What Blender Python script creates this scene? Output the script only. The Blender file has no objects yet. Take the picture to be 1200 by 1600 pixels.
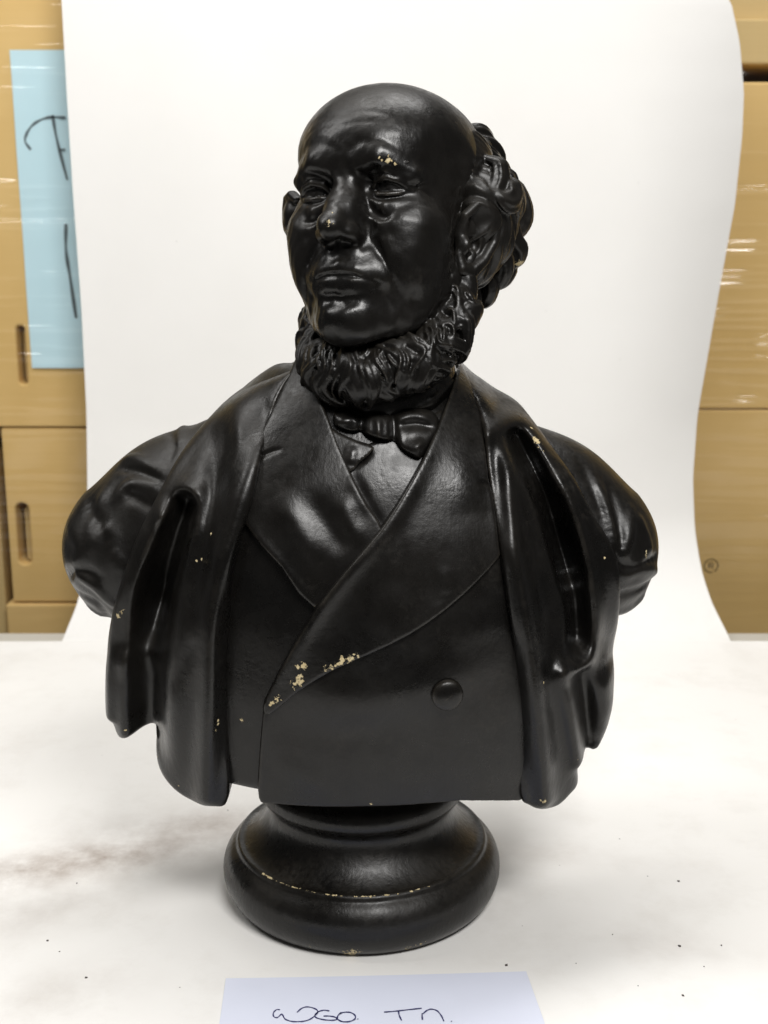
import bpy, math, random
import numpy as np
from mathutils import Vector, Matrix
from mathutils.bvhtree import BVHTree

# ------------------------------------------------------------------ camera, world, light, exposure
scene = bpy.context.scene
col = scene.collection
R = math.radians
CAM = np.array([0.024, -1.2, 0.694]); PITCH = R(13.0); FPX = 1900.0      # focal length in photo pixels (1200 x 1600)
cd = bpy.data.cameras.new('camera'); cam = bpy.data.objects.new('camera', cd); col.objects.link(cam)
cam.location = CAM; cam.rotation_euler = (R(90) - PITCH, 0, 0)
cd.sensor_fit = 'VERTICAL'; cd.sensor_height = 36.0; cd.lens = 36.0 * FPX / 1600.0
cd.clip_start = 0.01; cd.clip_end = 100
cd.dof.use_dof = True; cd.dof.focus_distance = 1.14; cd.dof.aperture_fstop = 7.0
scene.camera = cam

w = bpy.data.worlds.new('World'); scene.world = w; w.use_nodes = True
w.node_tree.nodes['Background'].inputs[0].default_value = (1.0, 0.97, 0.93, 1)
w.node_tree.nodes['Background'].inputs[1].default_value = 0.08

def area(name, loc, target, sx, sy, power, color):
    l = bpy.data.lights.new(name, 'AREA'); l.shape = 'RECTANGLE'; l.size = sx; l.size_y = sy
    l.energy = power; l.color = color
    o = bpy.data.objects.new(name, l); col.objects.link(o); o.location = loc
    o.rotation_euler = (Vector(target) - Vector(loc)).to_track_quat('-Z', 'Y').to_euler()
    return o
area('ceiling_light_front', (0.50, -1.45, 1.95), (0.05, 0.0, 0.45), 0.9, 0.40, 47, (1.0, 0.985, 0.965))
area('ceiling_light_side', (-1.35, -0.15, 2.35), (-0.1, 0.3, 0.3), 0.35, 1.3, 24, (1.0, 0.985, 0.965))
area('ceiling_light_back', (0.15, 0.42, 2.60), (0.05, 0.62, 0.2), 1.7, 0.45, 37, (1.0, 0.985, 0.965))

scene.view_settings.view_transform = 'Standard'; scene.view_settings.look = 'None'
scene.view_settings.gamma = 1.0; scene.view_settings.use_curve_mapping = False
scene.view_settings.exposure = 0.0

# ------------------------------------------------------------------ helpers
FW = np.array([0, math.cos(PITCH), -math.sin(PITCH)]); UP = np.array([0, math.sin(PITCH), math.cos(PITCH)])
def ray(px, py):
    d = np.array([(px - 600) / FPX, 0, 0]) + UP * ((800 - py) / FPX) + FW
    return d / d[1]                                # so that parameter = metres in y
def at(px, py, Y):                                 # point of the place seen at a photo pixel, at depth Y
    return CAM + ray(px, py) * (Y - CAM[1])
def at_z(px, py, Z):
    d = ray(px, py); return CAM + d * ((Z - CAM[2]) / d[2])
def project(P):
    q = P - CAM; dep = q @ FW
    return np.stack([600 + FPX * q[:, 0] / dep, 800 - FPX * (q @ UP) / dep, dep], 1)

def tag(o, label=None, cat=None, group=None, kind=None):
    if label: o['label'] = label
    if cat: o['category'] = cat
    if group: o['group'] = group
    if kind: o['kind'] = kind
    return o
def empty(name, loc=(0, 0, 0)):
    o = bpy.data.objects.new(name, None); col.objects.link(o); o.location = loc
    o.empty_display_size = 0.05; return o
def mesh_np(name, V, F, mat, parent=None, smooth=True):
    me = bpy.data.meshes.new(name)
    V = np.asarray(V, np.float32)
    if isinstance(F, np.ndarray) and F.ndim == 2:
        n = F.shape[1]
        me.vertices.add(len(V)); me.vertices.foreach_set('co', V.ravel())
        me.loops.add(F.size); me.loops.foreach_set('vertex_index', F.ravel().astype(np.int32))
        me.polygons.add(len(F)); me.polygons.foreach_set('loop_start', np.arange(0, F.size, n, dtype=np.int32))
        me.polygons.foreach_set('loop_total', np.full(len(F), n, np.int32))
        me.update(calc_edges=True); me.validate()
    else:
        me.from_pydata([tuple(map(float, v)) for v in V], [], F); me.update()
    if smooth: me.polygons.foreach_set('use_smooth', np.ones(len(me.polygons), bool))
    if mat: me.materials.append(mat)
    o = bpy.data.objects.new(name, me); col.objects.link(o)
    if parent: o.parent = parent
    return o

# ---- signed-distance sculpting on a voxel grid, skinned with surface nets
def smin(a, b, k):
    h = np.maximum(k - np.abs(a - b), 0) / k
    return np.minimum(a, b) - h * h * k * 0.25
def smax(a, b, k): return -smin(-a, -b, k)

class Vol:
    def __init__(s, lo, hi, h):
        s.lo = np.array(lo, float); s.h = h
        s.n = np.ceil((np.array(hi) - s.lo) / h).astype(int) + 1
        s.ax = [(s.lo[i] + h * np.arange(s.n[i])).astype(np.float32) for i in range(3)]
        s.F = np.full(s.n, 1e3, np.float32)
    def xyz(s, sl=(slice(None),) * 3):
        return s.ax[0][sl[0]][:, None, None], s.ax[1][sl[1]][None, :, None], s.ax[2][sl[2]][None, None, :]
    def sub(s, lo, hi):
        a = np.clip(np.floor((np.array(lo) - s.lo) / s.h).astype(int), 0, s.n)
        b = np.clip(np.ceil((np.array(hi) - s.lo) / s.h).astype(int) + 1, 0, s.n)
        return tuple(slice(a[i], b[i]) for i in range(3))
    def comb(s, sl, d, k, op):
        f = s.F[sl]
        if f.size == 0: return
        if op == 'add': s.F[sl] = smin(f, d, k)
        elif op == 'cut': s.F[sl] = smax(f, -d, k)
    def ell(s, c, r, k=6.0, op='add', rz=0.0, rx=0.0, ry=0.0, pad=None):
        c = np.array(c, float); r = np.array(r, float); m = (r.max() if (rz or rx or ry) else r) + (pad if pad else k * 1.5 + s.h)
        sl = s.sub(c - m, c + m); X, Y, Z = s.xyz(sl)
        x, y, z = X - c[0], Y - c[1], Z - c[2]
        if rz: q, t = math.cos(R(rz)), math.sin(R(rz)); x, y = q * x + t * y, -t * x + q * y
        if rx: q, t = math.cos(R(rx)), math.sin(R(rx)); y, z = q * y + t * z, -t * y + q * z
        if ry: q, t = math.cos(R(ry)), math.sin(R(ry)); z, x = q * z + t * x, -t * z + q * x
        a = (x / r[0]) ** 2 + (y / r[1]) ** 2 + (z / r[2]) ** 2
        b = (x / r[0] ** 2) ** 2 + (y / r[1] ** 2) ** 2 + (z / r[2] ** 2) ** 2
        k0 = np.sqrt(a); d = k0 * (k0 - 1) / np.sqrt(b + 1e-12)
        s.comb(sl, d.astype(np.float32), k, op)
    def segd(s, sl, a, b, ra, rb):
        X, Y, Z = s.xyz(sl); v = b - a; L = max(float(v @ v), 1e-9)
        t = np.clip(((X - a[0]) * v[0] + (Y - a[1]) * v[1] + (Z - a[2]) * v[2]) / L, 0, 1)
        d = np.sqrt((X - a[0] - t * v[0]) ** 2 + (Y - a[1] - t * v[1]) ** 2 + (Z - a[2] - t * v[2]) ** 2)
        return d - (ra + (rb - ra) * t)
    def chain(s, pts, rad, k=6.0, op='add', mirror=False):
        P = np.array(pts, float)
        rad = [rad] * len(P) if np.isscalar(rad) else rad
        for m in ((1, -1) if mirror else (1,)):
            Q = P * np.array([m, 1, 1]); mr = max(rad) + k * 1.5 + s.h
            sl = s.sub(Q.min(0) - mr, Q.max(0) + mr); d = None
            for i in range(len(Q) - 1):
                e = s.segd(sl, Q[i], Q[i + 1], rad[i], rad[i + 1])
                d = e if d is None else np.minimum(d, e)
            s.comb(sl, d.astype(np.float32), k, op)
    def stroke(s, pts, amp, wid, mirror=False, taper=.25):            # push the surface out (amp > 0) or in along a line
        P = smooth_line(pts, 6)
        for m in ((1, -1) if mirror else (1,)):
            Q = P * np.array([m, 1, 1]); mr = wid * 2.6 + s.h
            sl = s.sub(Q.min(0) - mr, Q.max(0) + mr); d = None
            n = len(Q) - 1
            for i in range(n):
                f0, f1 = (min(1, .25 + .75 * min(q, 1 - q) / taper) if n > 2 else 1.0 for q in (i / n, (i + 1) / n))
                e = s.segd(sl, Q[i], Q[i + 1], 0, 0)
                if not e.size: break
                g = .5 * (f0 + f1) * np.exp(-(e / wid) ** 2); d = g if d is None else np.maximum(d, g)
            if d is not None: s.F[sl] -= (amp * d).astype(np.float32)
    def mesh(s, relax=1):
        V, Q = surface_nets(s.F, s.lo, s.h)
        for it in range(2):                                # slide onto the exact surface, so no voxel terraces show
            f = s.sample(V); e = s.h * .5
            g = np.stack([(s.sample(V + d) - s.sample(V - d)) / (2 * e) for d in np.eye(3) * e], 1)
            st = f[:, None] * g / np.maximum((g * g).sum(1), .15)[:, None]
            V = V - np.clip(st, -s.h * .6, s.h * .6)
            for _ in range(3 if it == 0 and relax else 0):
                A = np.zeros_like(V); c = np.zeros(len(V))
                for k in range(4):
                    a, b = Q[:, k], Q[:, (k + 1) % 4]
                    for i in range(3): A[:, i] += np.bincount(a, V[b, i], len(V)) + np.bincount(b, V[a, i], len(V))
                    c += np.bincount(a, minlength=len(V)) + np.bincount(b, minlength=len(V))
                V = .5 * V + .5 * A / np.maximum(c, 1)[:, None]
        return V, Q
    def sample(s, P):
        q = np.clip((P - s.lo) / s.h, 0, s.n - 1.001); i = q.astype(int); t = q - i; F = s.F; out = 0
        for a in (0, 1):
            for b in (0, 1):
                for c in (0, 1):
                    w_ = (t[:, 0] if a else 1 - t[:, 0]) * (t[:, 1] if b else 1 - t[:, 1]) * (t[:, 2] if c else 1 - t[:, 2])
                    out = out + w_ * F[i[:, 0] + a, i[:, 1] + b, i[:, 2] + c]
        return out

def smooth_line(pts, n=6):
    P = np.array(pts, float)
    if len(P) < 3: return P
    E = np.vstack([2 * P[0] - P[1], P, 2 * P[-1] - P[-2]]); out = []
    for i in range(len(P) - 1):
        p0, p1, p2, p3 = E[i:i + 4]
        for t in np.arange(n) / n:
            out.append(0.5 * (2 * p1 + (p2 - p0) * t + (2 * p0 - 5 * p1 + 4 * p2 - p3) * t * t + (3 * p1 - p0 - 3 * p2 + p3) * t ** 3))
    return np.vstack(out + [P[-1]])

def surface_nets(F, lo, h):
    F = F.copy()
    for a in range(3):                                     # close at the border
        i = [slice(None)] * 3; i[a] = 0; F[tuple(i)] = np.maximum(F[tuple(i)], h * .5); i[a] = -1; F[tuple(i)] = np.maximum(F[tuple(i)], h * .5)
    ins = F < 0
    nx, ny, nz = F.shape
    c = np.zeros((nx - 1, ny - 1, nz - 1), np.int8)
    for i in (0, 1):
        for j in (0, 1):
            for k in (0, 1): c += ins[i:nx - 1 + i, j:ny - 1 + j, k:nz - 1 + k]
    mixed = (c > 0) & (c < 8)
    I = np.argwhere(mixed)
    idx = np.full(mixed.shape, -1, np.int32); idx[mixed] = np.arange(len(I))
    pos = np.zeros((len(I), 3)); cnt = np.zeros(len(I))
    cor = [(i, j, k) for i in (0, 1) for j in (0, 1) for k in (0, 1)]
    val = {q: F[I[:, 0] + q[0], I[:, 1] + q[1], I[:, 2] + q[2]].astype(float) for q in cor}
    for q in cor:
        for a in range(3):
            if q[a] == 1: continue
            p = list(q); p[a] = 1; p = tuple(p)
            f0, f1 = val[q], val[p]; m = (f0 < 0) != (f1 < 0)
            t = np.where(m, f0 / np.where(m, f0 - f1, 1), 0)
            e = np.tile(np.array(q, float), (len(I), 1)); e[:, a] = t
            pos[m] += e[m]; cnt[m] += 1
    V = np.asarray(lo) + h * (I + pos / cnt[:, None])
    quads = []
    for a in range(3):
        b, d = (a + 1) % 3, (a + 2) % 3
        s0 = [slice(None)] * 3; s1 = [slice(None)] * 3
        s0[a] = slice(0, -1); s1[a] = slice(1, None)
        s0[b] = s1[b] = slice(1, -1); s0[d] = s1[d] = slice(1, -1)
        A, B = ins[tuple(s0)], ins[tuple(s1)]
        for flip, M in ((False, A & ~B), (True, ~A & B)):
            E = np.argwhere(M)
            if not len(E): continue
            E[:, b] += 1; E[:, d] += 1
            def cell(db, dd):
                q = E.copy(); q[:, b] -= db; q[:, d] -= dd; return idx[q[:, 0], q[:, 1], q[:, 2]]
            Q = np.stack([cell(1, 1), cell(0, 1), cell(0, 0), cell(1, 0)], 1)
            quads.append(Q[:, ::-1] if flip else Q)
    return V, np.vstack(quads).astype(np.int32)

def noise3(P, f, seed=0):                                  # cheap smooth noise from sines
    rs = np.random.RandomState(seed); out = 0
    for i in range(7):
        d = rs.normal(size=3); d *= f * (0.6 + 0.9 * rs.rand()) / np.linalg.norm(d)
        out = out + np.sin(P @ d + rs.rand() * 6.28)
    return out / 3.0

def tube(pts, rad, sides=14, groove=0.0, ng=4, twist=0.0, n=5, flat=1.0, ph=0.0, nrm=None):
    P = smooth_line(pts, n); m = len(P)
    r = np.interp(np.linspace(0, 1, m), np.linspace(0, 1, len(rad)), rad)
    T = np.gradient(P, axis=0); T /= np.linalg.norm(T, axis=1)[:, None] + 1e-12
    u = np.array(nrm if nrm is not None else [0.3, 0.5, 0.81]); u = u - T[0] * (u @ T[0]); u /= np.linalg.norm(u) + 1e-12
    V = []
    a = np.arange(sides) / sides * 2 * math.pi
    for i in range(m):
        u = u - T[i] * (u @ T[i]); u /= np.linalg.norm(u) + 1e-12; v = np.cross(T[i], u)
        g = r[i] * (1 + groove * np.cos(ng * a + ph + twist * i / m))
        V.append(P[i] + np.outer(g * np.cos(a) * flat, u) + np.outer(g * np.sin(a), v))
    V = np.vstack(V); F = []
    for i in range(m - 1):
        for j in range(sides):
            k = (j + 1) % sides; F.append((i * sides + j, i * sides + k, (i + 1) * sides + k, (i + 1) * sides + j))
    V = np.vstack([V, P[0] - T[0] * r[0] * .5, P[-1] + T[-1] * r[-1] * .5]); c0, c1 = len(V) - 2, len(V) - 1
    # caps as degenerate quads keep one array
    for j in range(sides):
        k = (j + 1) % sides; F.append((c0, k, j, c0)); F.append((c1, (m - 1) * sides + j, (m - 1) * sides + k, c1))
    return V, F
def fuse(o, voxel, rounds, fac=.5):                         # melt overlapping pieces into one cast surface
    m = o.modifiers.new('remesh', 'REMESH'); m.mode = 'VOXEL'; m.voxel_size = voxel; m.use_smooth_shade = True
    m = o.modifiers.new('smooth', 'SMOOTH'); m.factor = fac; m.iterations = rounds
    bpy.context.view_layer.update()
    me = bpy.data.meshes.new_from_object(o.evaluated_get(bpy.context.evaluated_depsgraph_get())); o.modifiers.clear(); o.data = me
    me.polygons.foreach_set('use_smooth', np.ones(len(me.polygons), bool)); me.update()
def join(parts):
    V, F, o = [], [], 0
    for v, f in parts:
        V.append(v); F += [tuple(dict.fromkeys(i + o for i in q)) for q in f]; o += len(v)
    return np.vstack(V), F
def lathe(prof, n=96):
    P = np.array(prof, float); a = np.arange(n) / n * 2 * math.pi
    V = np.concatenate([np.stack([p[0] * np.cos(a), p[0] * np.sin(a), np.full(n, p[1])], 1) for p in P]); F = []
    for i in range(len(P) - 1):
        for j in range(n):
            k = (j + 1) % n; F.append((i * n + j, i * n + k, (i + 1) * n + k, (i + 1) * n + j))
    F.append(tuple(range(n))[::-1]); F.append(tuple((len(P) - 1) * n + j for j in range(n)))
    return V, F

# ---- material helpers
class NT:
    def __init__(s, name):
        s.m = bpy.data.materials.new(name); s.m.use_nodes = True; s.t = s.m.node_tree; s.t.nodes.clear()
        s.out = s.n('ShaderNodeOutputMaterial')
    def n(s, ty, **kw):
        o = s.t.nodes.new(ty)
        for k, v in kw.items():
            if k.startswith('_'): setattr(o, k[1:], v)
            else:
                i = o.inputs[int(k[1:])] if k[0] == 'i' and k[1:].isdigit() else o.inputs[k.replace('__', ' ')]
                if hasattr(v, 'links'): s.t.links.new(v, i)
                else: i.default_value = v
        return o
    def l(s, a, b): s.t.links.new(a, b)
    def math(s, op, a, b=0.0, clamp=False):
        o = s.n('ShaderNodeMath', _operation=op, i0=a, i1=b); o.use_clamp = clamp; return o.outputs[0]
    def noise(s, vec, scale, detail=4.0, rough=0.55):
        return s.n('ShaderNodeTexNoise', Vector=vec, Scale=scale, Detail=detail, Roughness=rough).outputs[0]
    def ramp(s, f, a, b):
        return s.n('ShaderNodeMapRange', Value=f, From__Min=a, From__Max=b).outputs[0]
    def mix(s, f, a, b):
        o = s.n('ShaderNodeMix', _data_type='RGBA'); 
        for i, v in ((0, f), (6, a), (7, b)):
            if hasattr(v, 'links'): s.l(v, o.inputs[i])
            else: o.inputs[i].default_value = v if i == 0 else (*v, 1)
        return o.outputs[2]
    def obj(s): return s.n('ShaderNodeTexCoord').outputs['Object']

# ------------------------------------------------------------------ materials
def paint_material():
    n = NT('black_painted_plaster'); c = n.obj()
    big = n.noise(c, 8.0, 6.0, .6); fine = n.noise(c, 190.0, 4.0, .6); mid = n.noise(c, 42.0, 5.0, .6); grain = n.noise(c, 700.0, 2.0)
    st = n.noise(n.n('ShaderNodeMapping', Vector=c, Rotation=(.2, .3, .1), Scale=(70, 70, 12)).outputs[0], 3.0, 4.0)
    base = n.mix(n.ramp(big, .35, .68), (.0030, .0028, .0026), (.0068, .0059, .0049))
    scuff = n.math('MULTIPLY', n.ramp(n.noise(c, 17.0, 7.0, .7), .56, .74), n.ramp(fine, .40, .62), True)
    base = n.mix(n.math('MULTIPLY', scuff, .6), base, (.026, .023, .019))
    worn = n.n('ShaderNodeNewGeometry').outputs['Pointiness']
    wf = n.math('MULTIPLY', n.ramp(worn, .515, .575), n.ramp(mid, .36, .62), True)
    base = n.mix(n.math('MULTIPLY', wf, .75), base, (.050, .043, .034))
    at_ = n.n('ShaderNodeAttribute', _attribute_name='chip').outputs['Fac']
    chipn = n.noise(c, 260.0, 5.0, .65)
    cf = n.math('ADD', at_, n.math('MULTIPLY', n.math('SUBTRACT', chipn, .5), 1.9))
    chip = n.ramp(n.math('MULTIPLY', cf, n.math('GREATER_THAN', at_, .02)), .52, .57)
    cream = n.mix(n.noise(c, 300.0, 3.0), (.42, .31, .13), (.76, .66, .43))
    nz = n.n('ShaderNodeSeparateXYZ', Vector=n.n('ShaderNodeNewGeometry').outputs['Normal']).outputs[2]
    dust = n.math('MULTIPLY', n.ramp(nz, .25, 1.0), n.ramp(n.math('ADD', n.math('MULTIPLY', big, .6), n.math('MULTIPLY', fine, .4)), .38, .60), True)
    base = n.mix(n.math('MULTIPLY', dust, .40), base, (.026, .022, .016))
    base = n.mix(chip, base, cream)
    rough = n.n('ShaderNodeMapRange', Value=n.math('ADD', n.math('MULTIPLY', mid, .45), n.math('MULTIPLY', big, .55)), From__Min=.36, From__Max=.64, To__Min=.20, To__Max=.43).outputs[0]
    rough = n.math('ADD', rough, n.math('ADD', n.math('MULTIPLY', chip, .35), n.math('ADD', n.math('MULTIPLY', scuff, .14), n.math('MULTIPLY', dust, .24))))
    hgt = n.math('ADD', n.math('MULTIPLY', mid, .55), n.math('ADD', n.math('MULTIPLY', fine, .30), n.math('MULTIPLY', st, .34)))
    hgt = n.math('ADD', hgt, n.math('MULTIPLY', grain, .07))
    hgt = n.math('SUBTRACT', hgt, n.math('MULTIPLY', chip, .8))
    b = n.n('ShaderNodeBump', Strength=.6, Distance=.0012, Height=hgt)
    p = n.n('ShaderNodeBsdfPrincipled', Base__Color=base, Roughness=rough, Normal=b.outputs[0])
    p.inputs['Specular IOR Level'].default_value = .37
    n.l(p.outputs[0], n.out.inputs[0]); return n.m
PAINT = paint_material()
def simple(name, rgb, rough=.6, var=.12, scale=30, bump=.0, bscale=200, spec=.4):
    n = NT(name); c = n.obj(); f = n.noise(c, scale, 5)
    base = n.mix(f, tuple(v * (1 - var) for v in rgb), tuple(min(1, v * (1 + var)) for v in rgb))
    p = n.n('ShaderNodeBsdfPrincipled', Base__Color=base, Roughness=rough)
    p.inputs['Specular IOR Level'].default_value = spec
    if bump: n.l(n.n('ShaderNodeBump', Strength=.5, Distance=bump, Height=n.noise(c, bscale, 4)).outputs[0], p.inputs['Normal'])
    n.l(p.outputs[0], n.out.inputs[0]); return n.m

# ------------------------------------------------------------------ the bust
bust = empty('portrait_bust')
tag(bust, 'black painted plaster bust of a bald bearded man in coat and cloak', 'bust')
BUST = []                                           # (object) parts that may carry paint chips

# ---- head (built in its own frame, millimetres: face towards -y, eye line z = 0)
HS = 1.08e-3; HYAW = R(-26); HPITCH = R(10); HROLL = R(-3.0); HC = np.array([0.034, -0.024, 0.719])
HM = np.array(Matrix.Rotation(HYAW, 3, 'Z') @ Matrix.Rotation(-HPITCH, 3, 'X') @ Matrix.Rotation(HROLL, 3, 'Y'))
_hz = np.linspace(-200, 140, 341); _hw = np.interp(_hz, [-200, -190, -114, -72, -46, -10, 0, 110, 130, 140], [-212, -202, -127, -76, -47, -11, -1, 98, 116, 125])
for _ in range(60): _hw[1:-1] = (_hw[:-2] + 2 * _hw[1:-1] + _hw[2:]) / 4
def head_w(V):
    V = np.array(V, float); V[:, 2] = np.interp(V[:, 2], _hz, _hw)
    return (V * HS) @ HM.T + HC
def build_head():
    v = Vol((-98, -136, -175), (98, 112, 122), 1.3)
    v.ell((0, 4, 34), (76, 97, 76), k=10, pad=60)                    # cranium
    v.ell((0, -30, 28), (67, 66, 62), k=24, pad=50)                 # forehead
    v.ell((0, -30, -36), (62, 60, 76), k=22, pad=50)                 # face mass
    v.chain([(52, -6, -66), (35, -53, -93), (11, -80, -99)], [16, 15.5, 15.5], k=16, mirror=True)   # jaw
    v.ell((0, -84, -99), (21, 18, 15), k=14)                         # chin
    v.chain([(0, 12, -60), (0, 24, -172)], [45, 52], k=20)           # neck
    for m in (1, -1):
        v.ell((m * 46, -58, -30), (21, 22, 18), k=24)                # cheekbone
        v.ell((m * 41, -69, -54), (15, 15, 23), k=24)                # cheek
        v.ell((m * 76, -46, 14), (9, 24, 22), k=24, op='cut')       # temple
        v.ell((m * 40, -46, -56), (18, 24, 24), k=24)                # full cheek
    v.chain([(8, -89, 17), (28, -91.8, 18.5), (50, -75.5, 8.5)], [8, 8.2, 6.2], k=10, mirror=True)   # brow ridge
    for m in (1, -1):
        v.ell((m * 32, -95, -2), (19, 17, 11.5), k=7, op='cut')      # eye socket
        v.ell((m * 16, -96, -5), (5, 10, 9), k=8, op='cut')
        v.ell((m * 33, -72, -3), (14.5, 13.6, 13), k=1.0)            # eyeball
    v.chain([(18, -80, -6), (24, -86.3, 0.4), (33, -88.8, 2.4), (42, -84.3, 0.4), (50, -74, -6)], [1.8, 2.4, 2.6, 2.6, 2.2], k=1.0, mirror=True)
    v.chain([(23, -85.5, 6), (34, -88, 8.5), (48, -78.5, 2.5)], [3.2, 4.2, 4.0], k=4.0, mirror=True)              # hooded lid
    v.chain([(18, -80, -7), (26, -85.5, -10), (34, -86.5, -10.8), (42, -82, -9.5), (49, -74, -6)], [1.6, 2.0, 2.1, 2.0, 1.8], k=1.2, mirror=True)
    v.chain([(20, -82, -15), (31, -84.5, -20), (45, -75, -16)], [3.6, 4.9, 3.8], k=5, mirror=True)               # bags
    v.stroke([(24, -88, 4.4), (34, -91, 5.4), (46, -83, .6)], -1.2, 1.2, mirror=True)
    v.stroke([(20, -85, -12.5), (32, -88, -14), (44, -80, -12)], -1.3, 1.8, mirror=True)
    for m in (1, -1): v.ell((m * 32 - 1, -87, -3.2), (2.6, 2.6, 2.6), k=1.0, op='cut')
    # nose
    v.chain([(0, -88, 6), (0, -100, -16), (0, -113, -35)], [7.5, 8.2, 9.0], k=9)
    v.ell((0, -115, -40), (10.5, 11.5, 9.5), k=9)
    for m in (1, -1):
        v.ell((m * 8.5, -93, -28), (7.6, 13, 18), k=10)
        v.ell((m * 11.8, -101, -43), (6.6, 12, 6.6), k=7)
    # mouth
    v.ell((0, -82, -69), (33, 21, 24), k=14)
    v.chain([(-31, -86, -74), (-14, -99.5, -68.5), (0, -103.5, -67.5), (14, -99.5, -68.5), (31, -86, -74)], [1.8, 2.6, 2.9, 2.6, 1.8], k=9)
    v.chain([(-24, -89.5, -77), (-11, -98.5, -78.5), (0, -101, -79), (11, -98.5, -78.5), (24, -89.5, -77)], [2.0, 2.9, 3.2, 2.9, 2.0], k=8)
    v.stroke([(-31, -89, -76), (-14, -102, -72.5), (0, -105, -72), (14, -102, -72.5), (31, -89, -76)], -2.3, 1.8)
    v.stroke([(29, -90, -75), (35, -86, -83)], -1.2, 5.0, mirror=True)
    v.stroke([(-16, -96, -88), (0, -100, -88), (16, -96, -88)], -2.4, 6.5)
    v.stroke([(-3.4, -108, -54), (-4, -108, -62)], 1.1, 2.4); v.stroke([(3.4, -108, -54), (4, -108, -62)], 1.1, 2.4)
    for m in (1, -1):
        v.ell((m * 7.5, -106, -51), (4.6, 7, 3.6), k=2.5, op='cut', rz=-m * 18)
    v.stroke([(19, -99, -35), (22, -95, -43), (19, -96, -51)], -3.2, 3.0, mirror=True)           # wing crease
    # folds of age
    v.stroke([(20, -96, -38), (29, -90, -52), (37, -82, -68), (41, -74, -86)], -2.6, 4.2, mirror=True)
    v.stroke([(25, -92, -36), (35, -87, -50), (43, -79, -66), (47, -71, -84)], 1.6, 6.5, mirror=True)
    v.stroke([(17, -88, -14), (24, -89, -24), (36, -87, -30), (50, -72, -25)], -1.8, 3.0, mirror=True)
    v.stroke([(20, -94, -25), (34, -90, -35), (52, -73, -31)], 2.4, 4.6, mirror=True)
    v.stroke([(30, -88, -44), (44, -79, -44), (56, -63, -36)], -1.2, 4.5, mirror=True)
    v.stroke([(54, -68, -12), (62, -56, -18)], 1.6, 3.5, mirror=True); v.stroke([(56, -66, -20), (63, -54, -26)], 1.3, 3.2, mirror=True); v.stroke([(55, -66, -16), (63, -54, -22)], -1.0, 1.8, mirror=True)
    v.stroke([(34, -82, -74), (40, -75, -88), (40, -70, -100)], 1.5, 4.0, mirror=True); v.stroke([(46, -72, -70), (50, -64, -86)], -1.2, 5.0, mirror=True)
    v.stroke([(26, -80, -92), (34, -74, -102)], 2.0, 6.0, mirror=True)
    v.stroke([(8, -86, -93), (20, -84, -97)], -1.3, 4.0, mirror=True)
    v.stroke([(-8, -101, -98), (0, -103, -99), (8, -101, -98)], 2.0, 7.0)
    for z, x in ((36, 34), (48, 36), (60, 30)):
        v.stroke([(-x, -86, z - 2), (-x * .5, -93, z + 2), (0, -95, z), (x * .5, -93, z + 2), (x, -86, z - 2)], -.65, 2.8)
    v.stroke([(5, -97, 11), (4.5, -98, 24)], -.8, 2.4, mirror=True)
    v.stroke([(0, -97, 9), (0, -98, 22)], .5, 3.0)
    v.stroke([(10, -96, 22), (26, -95, 27), (46, -82, 21)], 1.6, 5.0, mirror=True)
    v.stroke([(52, -70, -3), (60, -58, -8)], -1.1, 2.0, mirror=True); v.stroke([(52, -69, -1), (61, -58, 3)], -1.0, 1.8, mirror=True)
    for x, y, z, a, ww in ((30, -92, 38, 1.8, 13), (-30, -92, 38, 1.4, 13), (54, -60, -22, .9, 9), (52, -62, -44, -1.0, 9), (42, -84, -33, 1.0, 7)):
        v.stroke([(x, y, z), (x + 4, y + 1, z)], a, ww)
    X, Y, Z = v.xyz()
    v.F += (np.clip((62 - Z) / 40, .2, 1) * (0.30 * np.sin(X * .19 + Z * .11) * np.sin(Y * .17 - Z * .13 + 1) + 0.22 * np.sin(X * .41 - Y * .3 + np.sin(Z * .2)) * np.sin(Z * .37 + Y * .21 + 1.3 * np.sin(X * .17)))).astype(np.float32)
    V, F = v.mesh()
    o = mesh_np('head', head_w(V), F, PAINT, bust); BUST.append(o); return o
head = build_head()

_dg = bpy.context.evaluated_depsgraph_get(); bpy.context.view_layer.update(); _bvh = BVHTree.FromObject(head, _dg)
def skin(y, z, m, lift=0.0):                                # point on the head's side at (y, z) of its own frame
    a = head_w(np.array([[m * 140.0, y, z]]))[0]; b = head_w(np.array([[0.0, y, z]]))[0]; d = Vector(b - a).normalized()
    h = _bvh.ray_cast(Vector(a), d)
    if h[0] is None: return None
    return np.array([m * (140.0 - h[3] / HS + lift), y, z])
def strand(y, z, m, L, r, lean, wav, flat=.45, sink=0):             # a strand of whisker lying on the skin
    pts = []; ph = rnd.uniform(0, 6)
    for j in range(7):
        u = j / 6; p = skin(y + lean * L * u + wav * math.sin(u * 5 + ph), z - L * u, m, r * (-.2 - .7 * sink + .5 * math.sin(u * 3.1)))
        if p is None: continue
        pts.append(p)
    if len(pts) < 4: return None
    return tube(pts, [r * .4, r, r, r * .9, r * .6, r * .2], 14, .12, rnd.choice((4, 5)), rnd.uniform(-1, 1), 3, flat, rnd.uniform(0, 6), (m, -.3, 0))
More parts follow.
